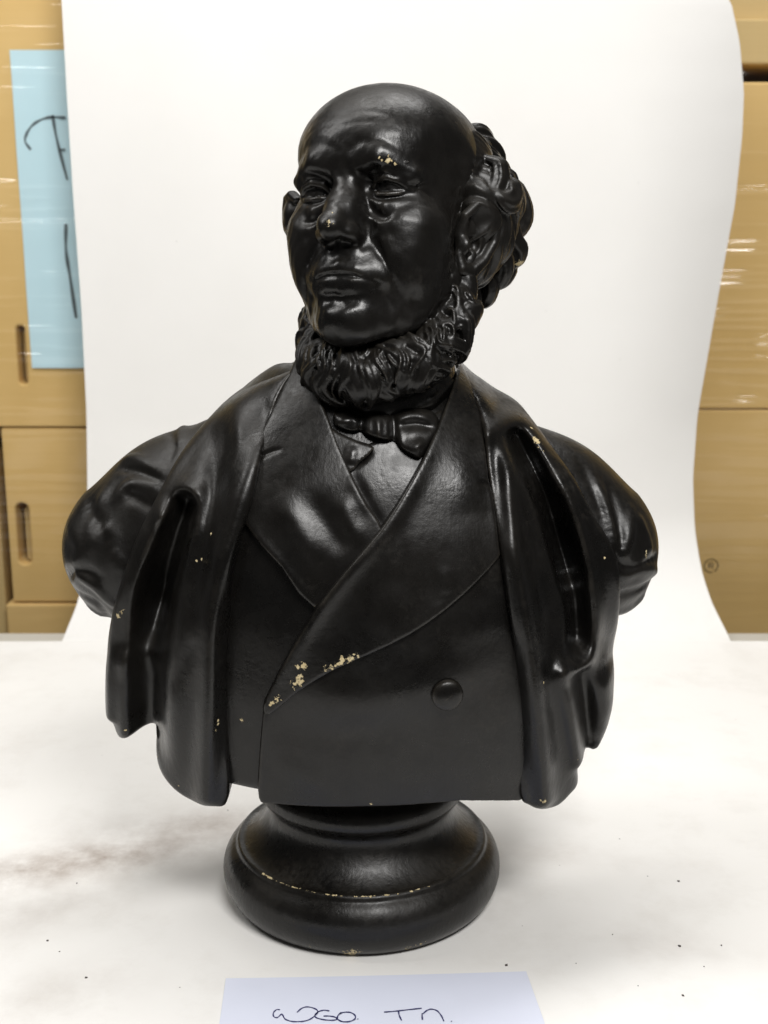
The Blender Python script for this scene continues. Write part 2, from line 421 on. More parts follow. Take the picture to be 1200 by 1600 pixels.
# ---- ears
def build_ear(m):
    v = Vol((50, -34, -56), (108, 44, 36), 1.2)
    v.chain([(74, -6, -4), (80, -10, 10), (87, -2, 20), (93, 11, 20), (97, 20, 8), (95, 20, -8), (89, 12, -24), (81, 3, -34), (76, -5, -32), (74, -8, -22)],
            [4, 4, 4.2, 4.4, 4.4, 4.2, 4.5, 6.0, 6.0, 4], k=4)
    v.chain([(76, -2, -16), (82, 8, -14), (87, 13, -2), (87, 11, 9)], [4, 4, 3.6, 3.2], k=4)
    v.ell((78, 6, -4), (7, 16, 24), k=6, rz=-28)
    v.ell((78, -7, -14), (6, 4, 7), k=4)
    v.ell((84, 2, -12), (5, 6, 7), k=3, op='cut')
    if m < 0:
        v.F[:] = 1e3; v.ell((86, 8, -4), (9, 13, 26), k=6, rz=-20); v.chain([(56, 8, -6), (82, 10, -6)], [18, 12], k=8)
        v.chain([(76, -4, 10), (84, 0, 19), (92, 8, 17), (96, 13, 5), (95, 12, -9), (89, 5, -23), (82, -2, -30)], [5, 5.2, 5.4, 5.2, 5, 5.4, 6], k=5)
    V, F = v.mesh()
    if m < 0: V[:, 2] = (V[:, 2] + 8) * .74 - 8
    V = V + np.array([11, -13, 2] if m < 0 else [-7, -6, -26])
    V = V * np.array([m, 1, 1])
    if m < 0: F = F[:, ::-1]
    o = mesh_np('ear', head_w(V), F, PAINT, head); BUST.append(o)
build_ear(1); build_ear(-1)

# ---- hair: a rough mass with curled, grooved locks laid over it
def mass(prims, lo, hi, h, rough=0.0):
    v = Vol(lo, hi, h)
    for kind, *a in prims:
        if kind == 'e': v.ell(*a, k=10, pad=40)
        else: v.chain(*a, k=10)
    X, Y, Z = v.xyz()
    if rough:
        a = np.abs(X)
        fl = Y * .8 + Z * .45 - a * .2 + 5 * np.sin(Z * .085 + Y * .03) + 3 * np.sin(Z * .17 - a * .06)
        v.F -= (rough * (1.1 * np.sin(fl * .36 + np.sin(Z * .11) * 1.2) + .8 * np.sin(fl * .95 + np.sin(Z * .19 + Y * .1)))).astype(np.float32)
    V, F = v.mesh()
    return V, [tuple(map(int, q)) for q in F]
rnd = random.Random(7)
def lock(p, d, nrm, L, r, curl, sgn=1, seg=7, lift=0.25, flat=.6, groove=.13):
    """a curl that starts at p, runs along d, swells away along nrm and hooks round at its end"""
    p = np.array(p, float); d = np.array(d, float); d /= np.linalg.norm(d); nrm = np.array(nrm, float); nrm /= np.linalg.norm(nrm)
    side = np.cross(d, nrm); pts = [p - nrm * r * .8]; q = p.copy(); a = 0.0
    for i in range(seg):
        t = (i + 1) / seg; a += curl / seg * (0.4 + 1.3 * t)
        dir_ = d * math.cos(a) + side * sgn * math.sin(a) + nrm * (lift * math.cos(t * 3.4))
        q = q + dir_ * L / seg; pts.append(q.copy())
    rad = [r * .45, r * .9, r, r * .98, r * .85, r * .6, r * .2]
    return tube(pts, rad, 22, groove, rnd.choice((5, 6, 7)), rnd.uniform(-2.5, 2.5), 4, flat, rnd.uniform(0, 6), nrm)
def inv_head(P):                                            # world point to the head's frame
    V = (np.asarray(P) - HC) @ HM / HS
    V[:, 2] = np.interp(V[:, 2], _hw, _hz); return V
def plock(pix, Y, r, flat=.75, groove=.12, nrm=(.5, -.7, .3)):       # a lock drawn through photo points at depth Y
    n = len(pix); Ys = np.linspace(*Y, n) if isinstance(Y, tuple) else [Y] * n
    P = inv_head(np.array([at(p[0], p[1], y) for p, y in zip(pix, Ys)]))
    rad = [r * .5, r * .9, r, r * .95, r * .75, r * .3]
    return tube(P, rad, 24, groove, rnd.choice((5, 6, 7)), rnd.uniform(-2, 2), 6, flat, rnd.uniform(0, 6), nrm)

def build_hair():
    parts = []
    for m in (1, -1):
        b = 1 if m > 0 else 0
        prims = [('e', (m * (70 + 4 * b), 26, 0), (24, 38, 40)), ('e', (m * 52, 50, 30), (28, 40, 40)), ('e', (m * 40, 74, 0), (46, 34, 52)), ('e', (m * 72, 36, -26), (22, 32, 24)), ('e', (m * 64, 22, -46), (20, 26, 22)), ('e', (m * (68 + 4 * b), 46, 12), (25, 36, 32))]
        if m < 0: prims.append(('e', (-82, 16, -6), (20, 22, 28)))
        parts.append(mass(prims, (-8 if m > 0 else -130, -30, -80), (130 if m > 0 else 8, 130, 100), 1.7, 1.5))
    for m in (1, -1):
        for row, (z, n) in enumerate(((74, 5), (58, 6), (40, 7), (20, 7), (0, 7), (-20, 6), (-40, 6))):
            for i in range(n):
                az = R(-2 + 100 * (i + .5 * (row % 2)) / n)                  # 0 = side, 90 = back
                if row < 2: az = R(26 + 70 * i / n)
                if row >= 4 and az < R(22): continue                         # the ear shows here
                bulge = [0, 5, 13, 20, 22, 16, 6][row] + (2 if m > 0 else 0)
                zz = z + rnd.uniform(-5, 5)
                x = m * (math.cos(az) * (74 * math.sqrt(max(.1, 1 - ((zz - 30) / 88) ** 2)) + bulge))
                y = 12 + math.sin(az) * (86 * math.sqrt(max(.1, 1 - ((zz - 30) / 92) ** 2)) + bulge * .6)
                nr = np.array([m * math.cos(az), math.sin(az), (zz - 20) / 160])
                d = np.array([-m * math.sin(az) * .7, math.cos(az) * .7, -1.0 + .3 * rnd.uniform(-1, 1)])
                parts.append(lock((x, y, zz), d, nr, rnd.uniform(36, 54), rnd.uniform(10, 14.0), rnd.uniform(1.0, 2.8), rnd.choice((1, 1, -1)) * m, lift=rnd.uniform(.2, .5)))
        for i in range(22):                                                  # thin strands combed back from the temple
            z = 62 - i * 4.0; y0 = -12 + abs(i - 9) * 1.2 + rnd.uniform(-3, 3); p0 = skin(y0, z, m); 
            if p0 is None: continue
            pts = [skin(y0 + 34 * u, z - 12 * u * u + 2 * math.sin(u * 5 + i), m, -1.5 + 7 * u) for u in np.linspace(0, 1, 6)]
            if any(p is None for p in pts): continue
            parts.append(tube(pts, [1.2, 3, 4, 4.5, 4, 2], 16, .13, 5, 1.5, 4, .5, i, (m, 0, .2)))
    for pix, Y, r in (([(750, 425), (755, 448), (750, 470)], (.012, .012), 12), ([(762, 415), (768, 435), (764, 455)], (.03, .03), 12), ([(734, 200), (752, 205), (764, 220), (764, 236)], (.02, .05), 9), ([(745, 216), (768, 228), (780, 248), (778, 266)], (.02, .05), 10), ([(756, 240), (778, 256), (788, 274), (788, 294)], (.01, .04), 10),
                      ([(772, 272), (792, 281), (807, 300), (812, 325), (806, 350)], (-.01, .01), 9), ([(788, 276), (806, 294), (817, 322), (818, 344), (808, 362), (792, 358)], (.03, .03), 10.5),
                      ([(790, 318), (797, 350), (802, 375), (811, 390), (808, 408), (792, 422)], (.0, .03), 10), ([(776, 350), (782, 385), (790, 415), (782, 440), (768, 452)], (-.01, .01), 9.5), ([(790, 400), (796, 418), (786, 438), (770, 448)], (.03, .03), 9),
                      ([(760, 420), (768, 448), (760, 470), (744, 478)], (-.005, .01), 8.5), ([(744, 448), (740, 474), (727, 490)], (-.01, .0), 7), ([(748, 220), (752, 250), (760, 282), (752, 312)], (-.03, -.02), 7), ([(735, 260), (745, 300), (760, 325), (772, 352)], (-.035, -.02), 7),
                      ([(728, 300), (738, 335), (748, 352)], (-.05, -.045), 5), ([(718, 335), (722, 372), (712, 395)], (-.06, -.06), 4.5), ([(760, 300), (775, 330), (776, 362), (764, 384)], (-.02, -.01), 8), ([(738, 300), (752, 325), (764, 350), (760, 378)], (-.045, -.035), 8), ([(728, 322), (742, 350), (754, 372), (750, 396)], (-.05, -.042), 6.5), ([(760, 350), (770, 380), (766, 408)], (-.04, -.03), 8), ([(730, 230), (738, 262), (732, 292)], (-.04, -.04), 5)):
        parts.append(plock(pix, Y, r / 1.08))
    for z, y, r in ((18, 6, 8), (10, 18, 9), (-2, 28, 10), (-14, 22, 9), (-24, 12, 8), (4, 36, 10), (20, 24, 9), (-22, 34, 9)):    # tuft behind the far ear
        parts.append(lock((-94 - .1 * (30 - abs(z)), y, z), (.1, .5, -1), (-1, -.1, .1), 28, r, 1.8, rnd.choice((1, -1)), lift=.3))
    V, F = join(parts)
    o = mesh_np('hair', head_w(V), F, PAINT, head); fuse(o, .0014, 3); BUST.append(o)
build_hair()

def build_beard():
    parts = []
    path = [(70, 2, -48), (67, -4, -78), (57, -17, -109), (38, -40, -131), (0, -54, -140)]
    rad = [8, 13, 18, 22, 25]
    full = path + [(-x, y, z) for x, y, z in path[-2::-1]]; frad = rad + rad[-2::-1]
    parts.append(mass([('c', full, frad), ('c', [(54, 12, -104), (30, -14, -134), (0, -26, -146), (-30, -14, -134), (-54, 12, -104)], [16, 20, 22, 20, 16])], (-108, -112, -200), (108, 48, -16), 2.0, .8))
    C = smooth_line(full, 12); n = len(C)
    rr = np.interp(np.linspace(0, 1, n), np.linspace(0, 1, len(frad)), frad)
    T = np.gradient(C, axis=0)
    for ring, (a0, a1, cnt) in enumerate(((95, -5, 60), (60, -40, 66), (25, -75, 66), (80, 10, 46), (10, -85, 56), (45, -20, 50))):
        for i in range(cnt):                                                  # wavy strands wrapped down over the roll
            s = min(max((i + rnd.uniform(.1, .9)) / cnt, .0), 1.0) * .70 * (n - 1) + .15 * (n - 1); k = int(s); p = C[k]; r = rr[k]; t = T[k] / np.linalg.norm(T[k])
            out = np.cross(t, (0, 0, 1.0)); out /= np.linalg.norm(out)
            if out @ (p - np.array([0, 10, p[2]])) < 0: out = -out
            upv = np.cross(t, out); upv = upv if upv[2] > 0 else -upv
            side = abs(s / (n - 1) - .5) * 2
            A0 = a0 + rnd.uniform(-12, 12); A1 = a1 + rnd.uniform(-15, 15); ph = rnd.uniform(0, 6)
            nc = 15 + 3 * (ring % 3); cs = s / (n - 1) * nc + ring * .37; fr = cs - math.floor(cs); crs = np.random.RandomState(int(cs) + 40 * ring)   # strands of one tuft share their sway
            wv = 2.5 + 6 * crs.rand(); ph = 6.28 * crs.rand() + rnd.uniform(-.4, .4); dr = (.5 - fr) * 16 + 14 * (crs.rand() - .5); hh = -2 + 6.5 * crs.rand() * (1 - abs(fr - .5) * 1.2) + rnd.uniform(-.8, .8); A1 += 22 * (crs.rand() - .5)
            pts = []
            for j in range(8):
                u = j / 7; a = R(A0 + (A1 - A0) * u)
                e = hh + 2.5 * math.sin(u * math.pi) - 3 * (u < .1)
                pts.append(p + (out * math.cos(a) + upv * math.sin(a)) * (r + e) + t * (wv * math.sin(u * 6.5 + ph) + dr * u))
            w_ = rnd.uniform(2.4, 4.6) * (1 - .2 * side)
            parts.append(tube(pts, [w_ * .4, w_, w_, w_ * .9, w_ * .6, w_ * .25], 16, .14, rnd.choice((4, 5, 6)), rnd.uniform(-2, 2), 3, .55, rnd.uniform(0, 6), out))
    for m in (1, -1):                                                         # side whiskers in front of the ears
        for i in range(70):
            t = i / 69; z = 16 - 104 * t + rnd.uniform(-6, 6); fr = rnd.random(); y = -4 - 20 * t + 10 - (26 + 6 * t) * fr
            q = strand(y, z, m, rnd.uniform(16, 30), rnd.uniform(3.0, 4.6) * (1 - .55 * fr * fr), -.25 + rnd.uniform(-.2, .2), rnd.uniform(1, 3), sink=fr ** 1.5)
            if q: parts.append(q)
    V, F = join(parts)
    o = mesh_np('beard', head_w(V), F, PAINT, head); fuse(o, .0011, 2); BUST.append(o)
build_beard()
def build_brows():
    parts = []
    for m in (1, -1):
        for i in range(20):
            t = i / 19; x = m * (9 + 43 * t); y = -98 + 2 * t + 19 * t ** 2.6; z = 15 + 6 * math.sin(t * 2.6) - 6 * t + rnd.uniform(-2, 2)
            if t > (.72 if m > 0 else .5): continue
            y += 1.6
            parts.append(lock((x, y + 1.5, z), (m * 1, .15, .3 - .9 * t), (0, -1, .25), 13, 1.9, .5, -m, lift=.1, flat=.5))
    V, F = join(parts); o = mesh_np('eyebrows', head_w(V), F, PAINT, head); BUST.append(o)
build_brows()

# ---- torso: one smooth body function (metres); garments are patches lifted off it
ZT = [.10, .14, .20, .27, .35, .42, .47, .52, .565, .60, .64]
WT = [.225, .234, .246, .248, .232, .208, .185, .142, .090, .066, .060]
AT = [.128, .136, .147, .156, .158, .151, .139, .120, .098, .080, .074]
YC = [.0, .0, .0, .0, .0, .0, .005, .012, .016, .016, .014]
_zz = np.linspace(.08, .66, 117)
def _sm(t):
    a = np.interp(_zz, ZT, t)
    for _ in range(12): a[1:-1] = (a[:-2] + 2 * a[1:-1] + a[2:]) / 4
    return a
_W, _A, _Y = _sm(WT), _sm(AT), _sm(YC)
def f_chest(X, Y, Z):
    W = np.interp(Z, _zz, _W).astype(np.float32); A = np.interp(Z, _zz, _A).astype(np.float32); yc = np.interp(Z, _zz, _Y).astype(np.float32)
    y = Y - yc; x = X
    e = 2.25
    u = (np.abs(x) / W) ** e + (np.abs(y) / A) ** e + 1e-9
    k0 = u ** (1 / e)
    gx = u ** (1 / e - 1) * (np.abs(x) / W) ** (e - 1) / W; gy = u ** (1 / e - 1) * (np.abs(y) / A) ** (e - 1) / A
    return (k0 - 1) / np.sqrt(gx * gx + gy * gy + 4)
def f_cone(X, Y, Z, a, b, ra, rb):
    a = np.array(a); b = np.array(b); v = b - a; L = v @ v
    t = np.clip(((X - a[0]) * v[0] + (Y - a[1]) * v[1] + (Z - a[2]) * v[2]) / L, 0, 1)
    return np.sqrt((X - a[0] - t * v[0]) ** 2 + (Y - a[1] - t * v[1]) ** 2 + (Z - a[2] - t * v[2]) ** 2) - (ra + (rb - ra) * t)
def f_arm(X, Y, Z, s):
    d = f_cone(X, Y, Z, (s * .13, .015, .468 if s < 0 else .474), (s * .226, .008, .378), .046, .078)
    c = (-.186, .012, .424) if s < 0 else (.190, .012, .422)
    e = np.sqrt((X - c[0]) ** 2 + (Y - c[1]) ** 2 + (Z - c[2]) ** 2) - .062
    return smin(d, e, .045)
def f_body(X, Y, Z):
    d = f_chest(X, Y, Z)
    for s in (-1, 1): d = smin(d, f_arm(X, Y, Z, s), .03)
    return d
def hit(px, py):
    d = ray(px, py); t = np.linspace(.9, 1.45, 1100); P = CAM + t[:, None] * d
    f = f_body(P[:, 0], P[:, 1], P[:, 2]); i = np.argmax(f < 0.004)
    if not (f < 0.004).any(): i = int(np.argmin(f))
    return P[i]
def xz(pts): return np.array([hit(*p)[[0, 2]] for p in pts])
def poly_sd(P, X, Z):                                  # signed distance to a polygon in the x-z plane, < 0 inside
    x, z = X[:, None], Z[None, :]; d = np.full((len(X), len(Z)), 1e9); ins = np.zeros(d.shape, bool)
    for i in range(len(P)):
        a, b = P[i], P[(i + 1) % len(P)]; v = b - a
        t = np.clip(((x - a[0]) * v[0] + (z - a[1]) * v[1]) / (v @ v + 1e-12), 0, 1)
        d = np.minimum(d, (x - a[0] - t * v[0]) ** 2 + (z - a[1] - t * v[1]) ** 2)
        c = ((a[1] > z) != (b[1] > z)) & (x < (b[0] - a[0]) * (z - a[1]) / (b[1] - a[1] + 1e-12) + a[0]); ins ^= c
    return np.where(ins, -1, 1) * np.sqrt(d)
def line_d(P, X, Z):
    x, z = X[:, None], Z[None, :]; d = np.full((len(X), len(Z)), 1e9); tt = np.zeros(d.shape); n = len(P) - 1
    for i in range(n):
        a, b = P[i], P[i + 1]; v = b - a
        t = np.clip(((x - a[0]) * v[0] + (z - a[1]) * v[1]) / (v @ v + 1e-12), 0, 1)
        e = (x - a[0] - t * v[0]) ** 2 + (z - a[1] - t * v[1]) ** 2; m = e < d
        d = np.where(m, e, d); tt = np.where(m, (i + t) / n, tt)
    return np.sqrt(d), tt
MM = .001
def garment(name, outline, base, strokes=(), h=.0019, thick=.02, rnd_=.004, smooth_out=5, extra=None, edge=None, parent=None, body=None, ylim=(-.215, .06), wob=.0005, seed=1, blur=0.0, gain=1.0):
    """a patch of cloth over the body: outline and folds are photo points put on the body's surface"""
    P = xz(outline)
    P = smooth_line(np.vstack([P, P[:1]]), smooth_out)[:-1] if smooth_out else P
    lo = (P[:, 0].min() - .012, ylim[0], P[:, 1].min() - .012); hi = (P[:, 0].max() + .012, ylim[1], P[:, 1].max() + .012)
    v = Vol(lo, hi, h); X, Y, Z = v.xyz(); xs, zs = v.ax[0].astype(float), v.ax[2].astype(float)
    d2 = poly_sd(P, xs, zs)
    H = np.full(d2.shape, base * MM)
    for pts, amp, wid, *opt in strokes:
        q = smooth_line(xz(pts), 6); d, t = line_d(q, xs, zs)
        t = np.clip(t, 0, 1); kn = opt[0] if opt else [.1, 1, 1, .1]; tb = np.linspace(0, 1, 41); ab = np.interp(tb, [0, .25, .75, 1], kn)
        for _ in range(14): ab[1:-1] = (ab[:-2] + 2 * ab[1:-1] + ab[2:]) / 4
        a = np.interp(t, tb, ab)
        H += gain * amp * MM * a * np.exp(-(d / (wid * MM)) ** 2)
    for _ in range(int((blur / h) ** 2 * 2 + .5)):
        for ax in (0, 1):
            Hp = np.concatenate([H[:1], H, H[-1:]], 0) if ax == 0 else np.concatenate([H[:, :1], H, H[:, -1:]], 1)
            H = (Hp[:-2] + 2 * H + Hp[2:]) / 4 if ax == 0 else (Hp[:, :-2] + 2 * H + Hp[:, 2:]) / 4
    if edge: H += edge[0] * MM * np.exp(-(d2 / (edge[1] * MM)) ** 2)
    rs = np.random.RandomState(seed); 
    for i in range(6):
        kx, kz = rs.normal(size=2) * 34; H += wob * .4 * np.sin(xs[:, None] * kx + zs[None, :] * kz + rs.rand() * 6)
    fb = (body or f_body)(X, Y, Z)
    F = smax(fb - H[:, None, :].astype(np.float32), d2[:, None, :].astype(np.float32), rnd_)
    F = np.maximum(F, -(fb + thick))
    F = np.maximum(F, Y - .04)
    v.F = F.astype(np.float32); V, Q = v.mesh()
    o = mesh_np(name, V, Q, PAINT, parent or bust); BUST.append(o); return o

# hem of the bust: cut line in x-z
HEM = [(60, 900), (150, 1100), (172, 1110), (192, 1140), (235, 1168), (262, 1205), (300, 1238), (340, 1246), (404, 1246), (432, 1255), (560, 1260), (720, 1250), (800, 1236), (850, 1244), (888, 1225), (905, 1182), (935, 1150), (955, 1090), (980, 1000), (1060, 900)]
HEMW = np.array([at(px, py, -.15 if 330 < px < 830 else -.09)[[0, 2]] for px, py in HEM])
def hem_cut(X, Z): return np.interp(X, HEMW[:, 0], HEMW[:, 1]).astype(np.float32) - Z      # > 0 below the hem

# coat: the whole body under the cloak, closed at the back and rounded off below
CLOAK_L = [(468, 574), (452, 592), (428, 640), (411, 708), (395, 785), (378, 835), (364, 900), (357, 1000), (352, 1100), (358, 1243), (330, 1252), (298, 1245), (272, 1228), (249, 1199), (236, 1172), (232, 1158), (211, 1153), (190, 1140), (168, 1104), (170, 1050), (173, 1005), (178, 960), (192, 908), (216, 838), (249, 771), (286, 704), (335, 644), (390, 606)]
CLOAK_R = [(700, 552), (730, 560), (770, 586), (806, 623), (839, 665), (858, 692), (895, 743), (924, 799), (955, 850), (967, 887), (966, 956), (962, 1026), (951, 1109), (932, 1162), (904, 1184), (902, 1218), (890, 1236), (871, 1254), (848, 1259), (825, 1254), (812, 1238), (808, 1141), (803, 1026), (792, 947), (779, 854), (767, 771), (756, 693), (742, 632)]
def inset(v, cl=None):                                   # how far the layer under the cloak draws in
    xs, zs = v.ax[0].astype(float), v.ax[2].astype(float); out = 0
    for P in ((CLOAK_L, CLOAK_R) if cl is None else (cl,)):
        d = poly_sd(smooth_line(xz(P), 2), xs, zs); t = np.clip((-d - .003) / .014, 0, 1); out = np.maximum(out, t * t * (3 - 2 * t))
    return (out[:, None, :] * .040).astype(np.float32)
def build_coat():
    v = Vol((-.25, -.18, .12), (.25, .185, .615), .0026); X, Y, Z = v.xyz()
    fc = f_chest(X, Y, Z) + inset(v)
    fc = smax(fc, (np.abs(X) - .205).astype(np.float32), .03)
    low = (.172 - Z) + np.abs(X) * .10 - np.maximum(-(Y), 0) * .06
    F = smax(fc, low.astype(np.float32), .012)
    F = smax(F, (Z - .570 + .5 * np.maximum(Y + .02, 0)).astype(np.float32), .01)
    v.F = F.astype(np.float32); V, Q = v.mesh()
    o = mesh_np('coat', V, Q, PAINT, bust); BUST.append(o); return o
coat = build_coat()

def build_sleeve(s):
    v = Vol((s * .19 - .135, -.11, .27), (s * .19 + .135, .12, .56), .0021); X, Y, Z = v.xyz()
    F = f_arm(X, Y, Z, s).astype(np.float32)
    v.F = np.ascontiguousarray(np.broadcast_to(F, v.n)).astype(np.float32) + inset(v, CLOAK_L if s < 0 else CLOAK_R) * 1.2
    def S(pts, a, w_): v.stroke([surf_arm(p, s) for p in pts], a * MM, w_ * MM)
    if s < 0:
        S([(192, 718), (215, 716), (250, 735)], 4, 5); S([(188, 732), (218, 738), (250, 752)], -4, 4.5); S([(182, 780), (202, 758), (240, 760)], 4.5, 6); S([(205, 775), (235, 790)], -3, 6)
        S([(258, 664), (272, 690), (262, 725)], -3, 4); S([(285, 662), (280, 690)], 2.5, 5); S([(138, 775), (152, 820), (190, 870)], -4, 9)
        S([(148, 855), (168, 832), (184, 880)], 5, 9); S([(120, 895), (150, 918), (178, 945)], 5, 5); S([(112, 920), (150, 942), (174, 972)], -4, 5); S([(125, 945), (155, 965), (172, 990)], 3, 5)
        S([(110, 815), (126, 855), (118, 905)], 4, 10); S([(96, 905), (125, 890), (155, 900)], -4, 6); S([(170, 760), (150, 800), (140, 850)], 3, 8)
    else:
        S([(925, 745), (945, 790), (964, 860)], 4, 7); S([(952, 762), (964, 810), (970, 862)], -4, 5); S([(985, 795), (984, 840), (966, 888)], 4, 6); S([(905, 720), (930, 770), (952, 830)], -2.5, 5)
        S([(964, 872), (985, 888), (1024, 870)], -5, 5); S([(966, 902), (1000, 888), (1032, 896)], 5, 7); S([(964, 930), (990, 924), (1020, 905)], -4, 5)
        S([(964, 958), (990, 948), (1017, 930)], 4, 7); S([(1000, 815), (1014, 855)], 3, 6); S([(962, 985), (985, 975), (1005, 965)], -3, 5)
    V, Q = v.mesh()
    o = mesh_np('sleeve', V, Q, PAINT, bust); BUST.append(o)
def surf_arm(p, s):
    d = ray(*p); t = np.linspace(.9, 1.45, 900); P = CAM + t[:, None] * d
    f = f_arm(P[:, 0], P[:, 1], P[:, 2], s); i = int(np.argmax(f < 0)) if (f < 0).any() else int(np.argmin(f))
    return P[i]
build_sleeve(-1); build_sleeve(1)

# coat front that buttons over, lapels, waistcoat
garment('coat_front', [(412, 1095), (470, 1040), (560, 960), (700, 880), (815, 860), (830, 1000), (838, 1120), (840, 1238), (720, 1251), (560, 1261), (432, 1257), (404, 1248), (405, 1180)],
        5.0, [([(440, 1060), (560, 1095), (700, 1060), (800, 1010)], 3.0, 22), ([(430, 1130), (520, 1150), (640, 1130)], -1.6, 20), ([(430, 1190), (470, 1210), (520, 1240)], 1.2, 12),
              ([(412, 1110), (408, 1180), (407, 1240)], 1.2, 5), ([(700, 1000), (790, 960)], 1.5, 16)], rnd_=.003, smooth_out=3, seed=2)
garment('waistcoat', [(500, 640), (560, 700), (690, 640), (690, 700), (640, 780), (596, 845), (560, 780), (525, 720)], 2.0,
        [([(548, 735), (570, 715), (580, 705)], -3, 3), ([(548, 735), (575, 790), (597, 830)], -2, 5)], smooth_out=2, h=.0016, seed=3)
garment('shirt_collar', [(508, 660), (528, 676), (560, 690), (585, 700), (562, 722), (546, 738), (530, 712), (515, 685)], 6.5, [([(552, 695), (548, 725)], 2.5, 5)], smooth_out=2, h=.0014, rnd_=.002, seed=4)
garment('lapel', [(462, 560), (490, 600), (512, 650), (528, 692), (550, 742), (575, 790), (600, 835), (560, 880), (494, 950), (440, 884), (384, 818), (392, 770), (404, 718), (402, 690), (430, 630)],
        8.0, [([(432, 770), (465, 820), (500, 880)], 3.5, 11), ([(475, 760), (520, 830), (545, 860)], -3.0, 11), ([(540, 770), (545, 810), (570, 850)], 3.0, 9), ([(396, 720), (418, 708), (444, 699)], -2.2, 1.8, [1, 1, .8, 0]),
              ([(388, 815), (440, 880), (490, 940)], 1.5, 5), ([(545, 740), (580, 800)], 1.5, 6)], h=.0016, rnd_=.0025, smooth_out=2, seed=5)
garment('lapel', [(716, 556), (740, 606), (752, 660), (762, 745), (768, 768), (779, 852), (778, 868), (745, 905), (700, 946), (640, 988), (580, 1018), (520, 1044), (465, 1078), (424, 1112), (411, 1104), (420, 1080), (452, 1018), (494, 948), (540, 888), (594, 824), (640, 752), (672, 690), (697, 630)],
        11.5, [([(690, 650), (640, 760), (594, 832), (540, 895), (494, 955), (440, 1050)], 4.5, 9), ([(746, 750), (758, 753), (772, 757)], -2.4, 1.8, [0, .8, 1, 1]), ([(700, 880), (692, 905), (702, 925)], 1.6, 8), ([(672, 885), (680, 920), (690, 940)], -1.3, 7),
               ([(760, 650), (775, 770), (778, 850)], 1.5, 7), ([(650, 850), (560, 950), (500, 1020)], -1.8, 16), ([(720, 700), (730, 800)], 1.5, 14)], h=.0016, rnd_=.0025, smooth_out=2, seed=6)

# cloak halves
garment('cloak', CLOAK_L,
        11.0, [([(330, 648), (286, 706), (249, 773), (217, 838), (194, 905), (184, 1000), (180, 1100)], 5, 8, [.3, .7, 1.4, 1.4]),
               ([(291, 790), (266, 860), (245, 930), (234, 1000)], -19, 13, [.8, 1, 1, .5]), ([(262, 880), (240, 970), (230, 1060), (226, 1155)], -17, 21, [.2, .8, 1, 1.1]),
               ([(262, 800), (275, 768), (294, 755), (310, 768), (312, 800), (304, 850), (292, 893)], 8, 9, [.8, 1, 1, .2]),
               ([(262, 795), (238, 850), (216, 910), (204, 1000), (200, 1060)], 8, 9, [.8, 1, .8, 0]),
               ([(376, 630), (384, 708), (370, 771), (352, 839), (339, 911), (332, 1000), (330, 1100), (325, 1235)], 10, 13, [.4, 1, 1, .9]),
               ([(400, 630), (378, 720), (356, 800), (338, 870)], -4, 8), ([(344, 660), (334, 760), (318, 850), (300, 950)], -7, 11), ([(360, 650), (352, 720), (345, 790)], -3, 5),
               ([(300, 900), (285, 1000), (275, 1100), (272, 1220)], 7, 20), ([(310, 985), (290, 1030), (268, 1075)], -1.6, 7, [0, .8, .8, 0]),
               ([(202, 1000), (198, 1060), (200, 1140)], 5, 12, [0, 1, 1, 1]), ([(242, 1040), (238, 1100), (238, 1160)], -6, 9, [0, 1, 1, 1]),
               ([(362, 905), (357, 1000), (353, 1100), (352, 1240)], -9, 7), ([(420, 620), (405, 690)], -3, 7)],
        h=.002, rnd_=.007, smooth_out=4, thick=.055, seed=7, blur=.0028, gain=1.4)
garment('cloak', CLOAK_R,
        11.0, [([(783, 700), (790, 770), (799, 836), (813, 910), (822, 966), (832, 1040), (842, 1130), (850, 1240)], 8, 10, [.4, 1, 1, 1]),
               ([(806, 685), (839, 742), (868, 820), (890, 900)], -17, 11, [.6, 1, 1, .5]), ([(862, 800), (886, 880), (898, 950), (900, 1005)], -15, 17, [.2, .8, 1, .9]),
               ([(762, 668), (788, 652), (820, 665), (853, 725), (885, 780), (904, 845), (917, 910), (922, 979), (913, 1021), (885, 1035)], 8, 10, [.8, 1, 1, .9]),
               ([(790, 700), (825, 771), (857, 855), (880, 924), (884, 993), (874, 1030)], 6, 9, [.4, 1, 1, .6]),
               ([(802, 740), (830, 850), (852, 950), (862, 1040)], -4, 10), ([(770, 690), (778, 760), (790, 850)], -6, 7),
               ([(902, 1180), (890, 1109), (876, 1062), (868, 1030)], 8, 9, [1, 1, .7, 0]), ([(920, 1170), (914, 1110), (908, 1060), (904, 1040)], -11, 10, [1, 1, .7, 0]), ([(945, 1110), (943, 1070), (942, 1030)], 4, 13, [.5, 1, .8, 0]),
               ([(858, 692), (895, 743), (924, 799), (955, 850)], 4, 6), ([(800, 1000), (808, 1140), (812, 1235)], -9, 7), ([(740, 600), (770, 640)], 3, 8)],
        h=.002, rnd_=.007, smooth_out=4, thick=.055, seed=8, blur=.0028, gain=1.4)

# coat button
bp = hit(697, 1082)
nb = np.array([f_body(*(bp + e)) - f_body(*(bp - e)) for e in np.eye(3) * .004]); nb /= np.linalg.norm(nb)
V, F = lathe([(.00005, .0046), (.002, .00455), (.005, .0042), (.009, .0033), (.0120, .0022), (.0138, .0010), (.0146, -.0006), (.0148, -.008)][::-1], 40)
q = Vector(nb).to_track_quat('Z', 'Y').to_matrix()
V = V @ np.array(q).T + bp + nb * .0080
b_ = mesh_np('button', V, F, PAINT, bust); BUST.append(b_)

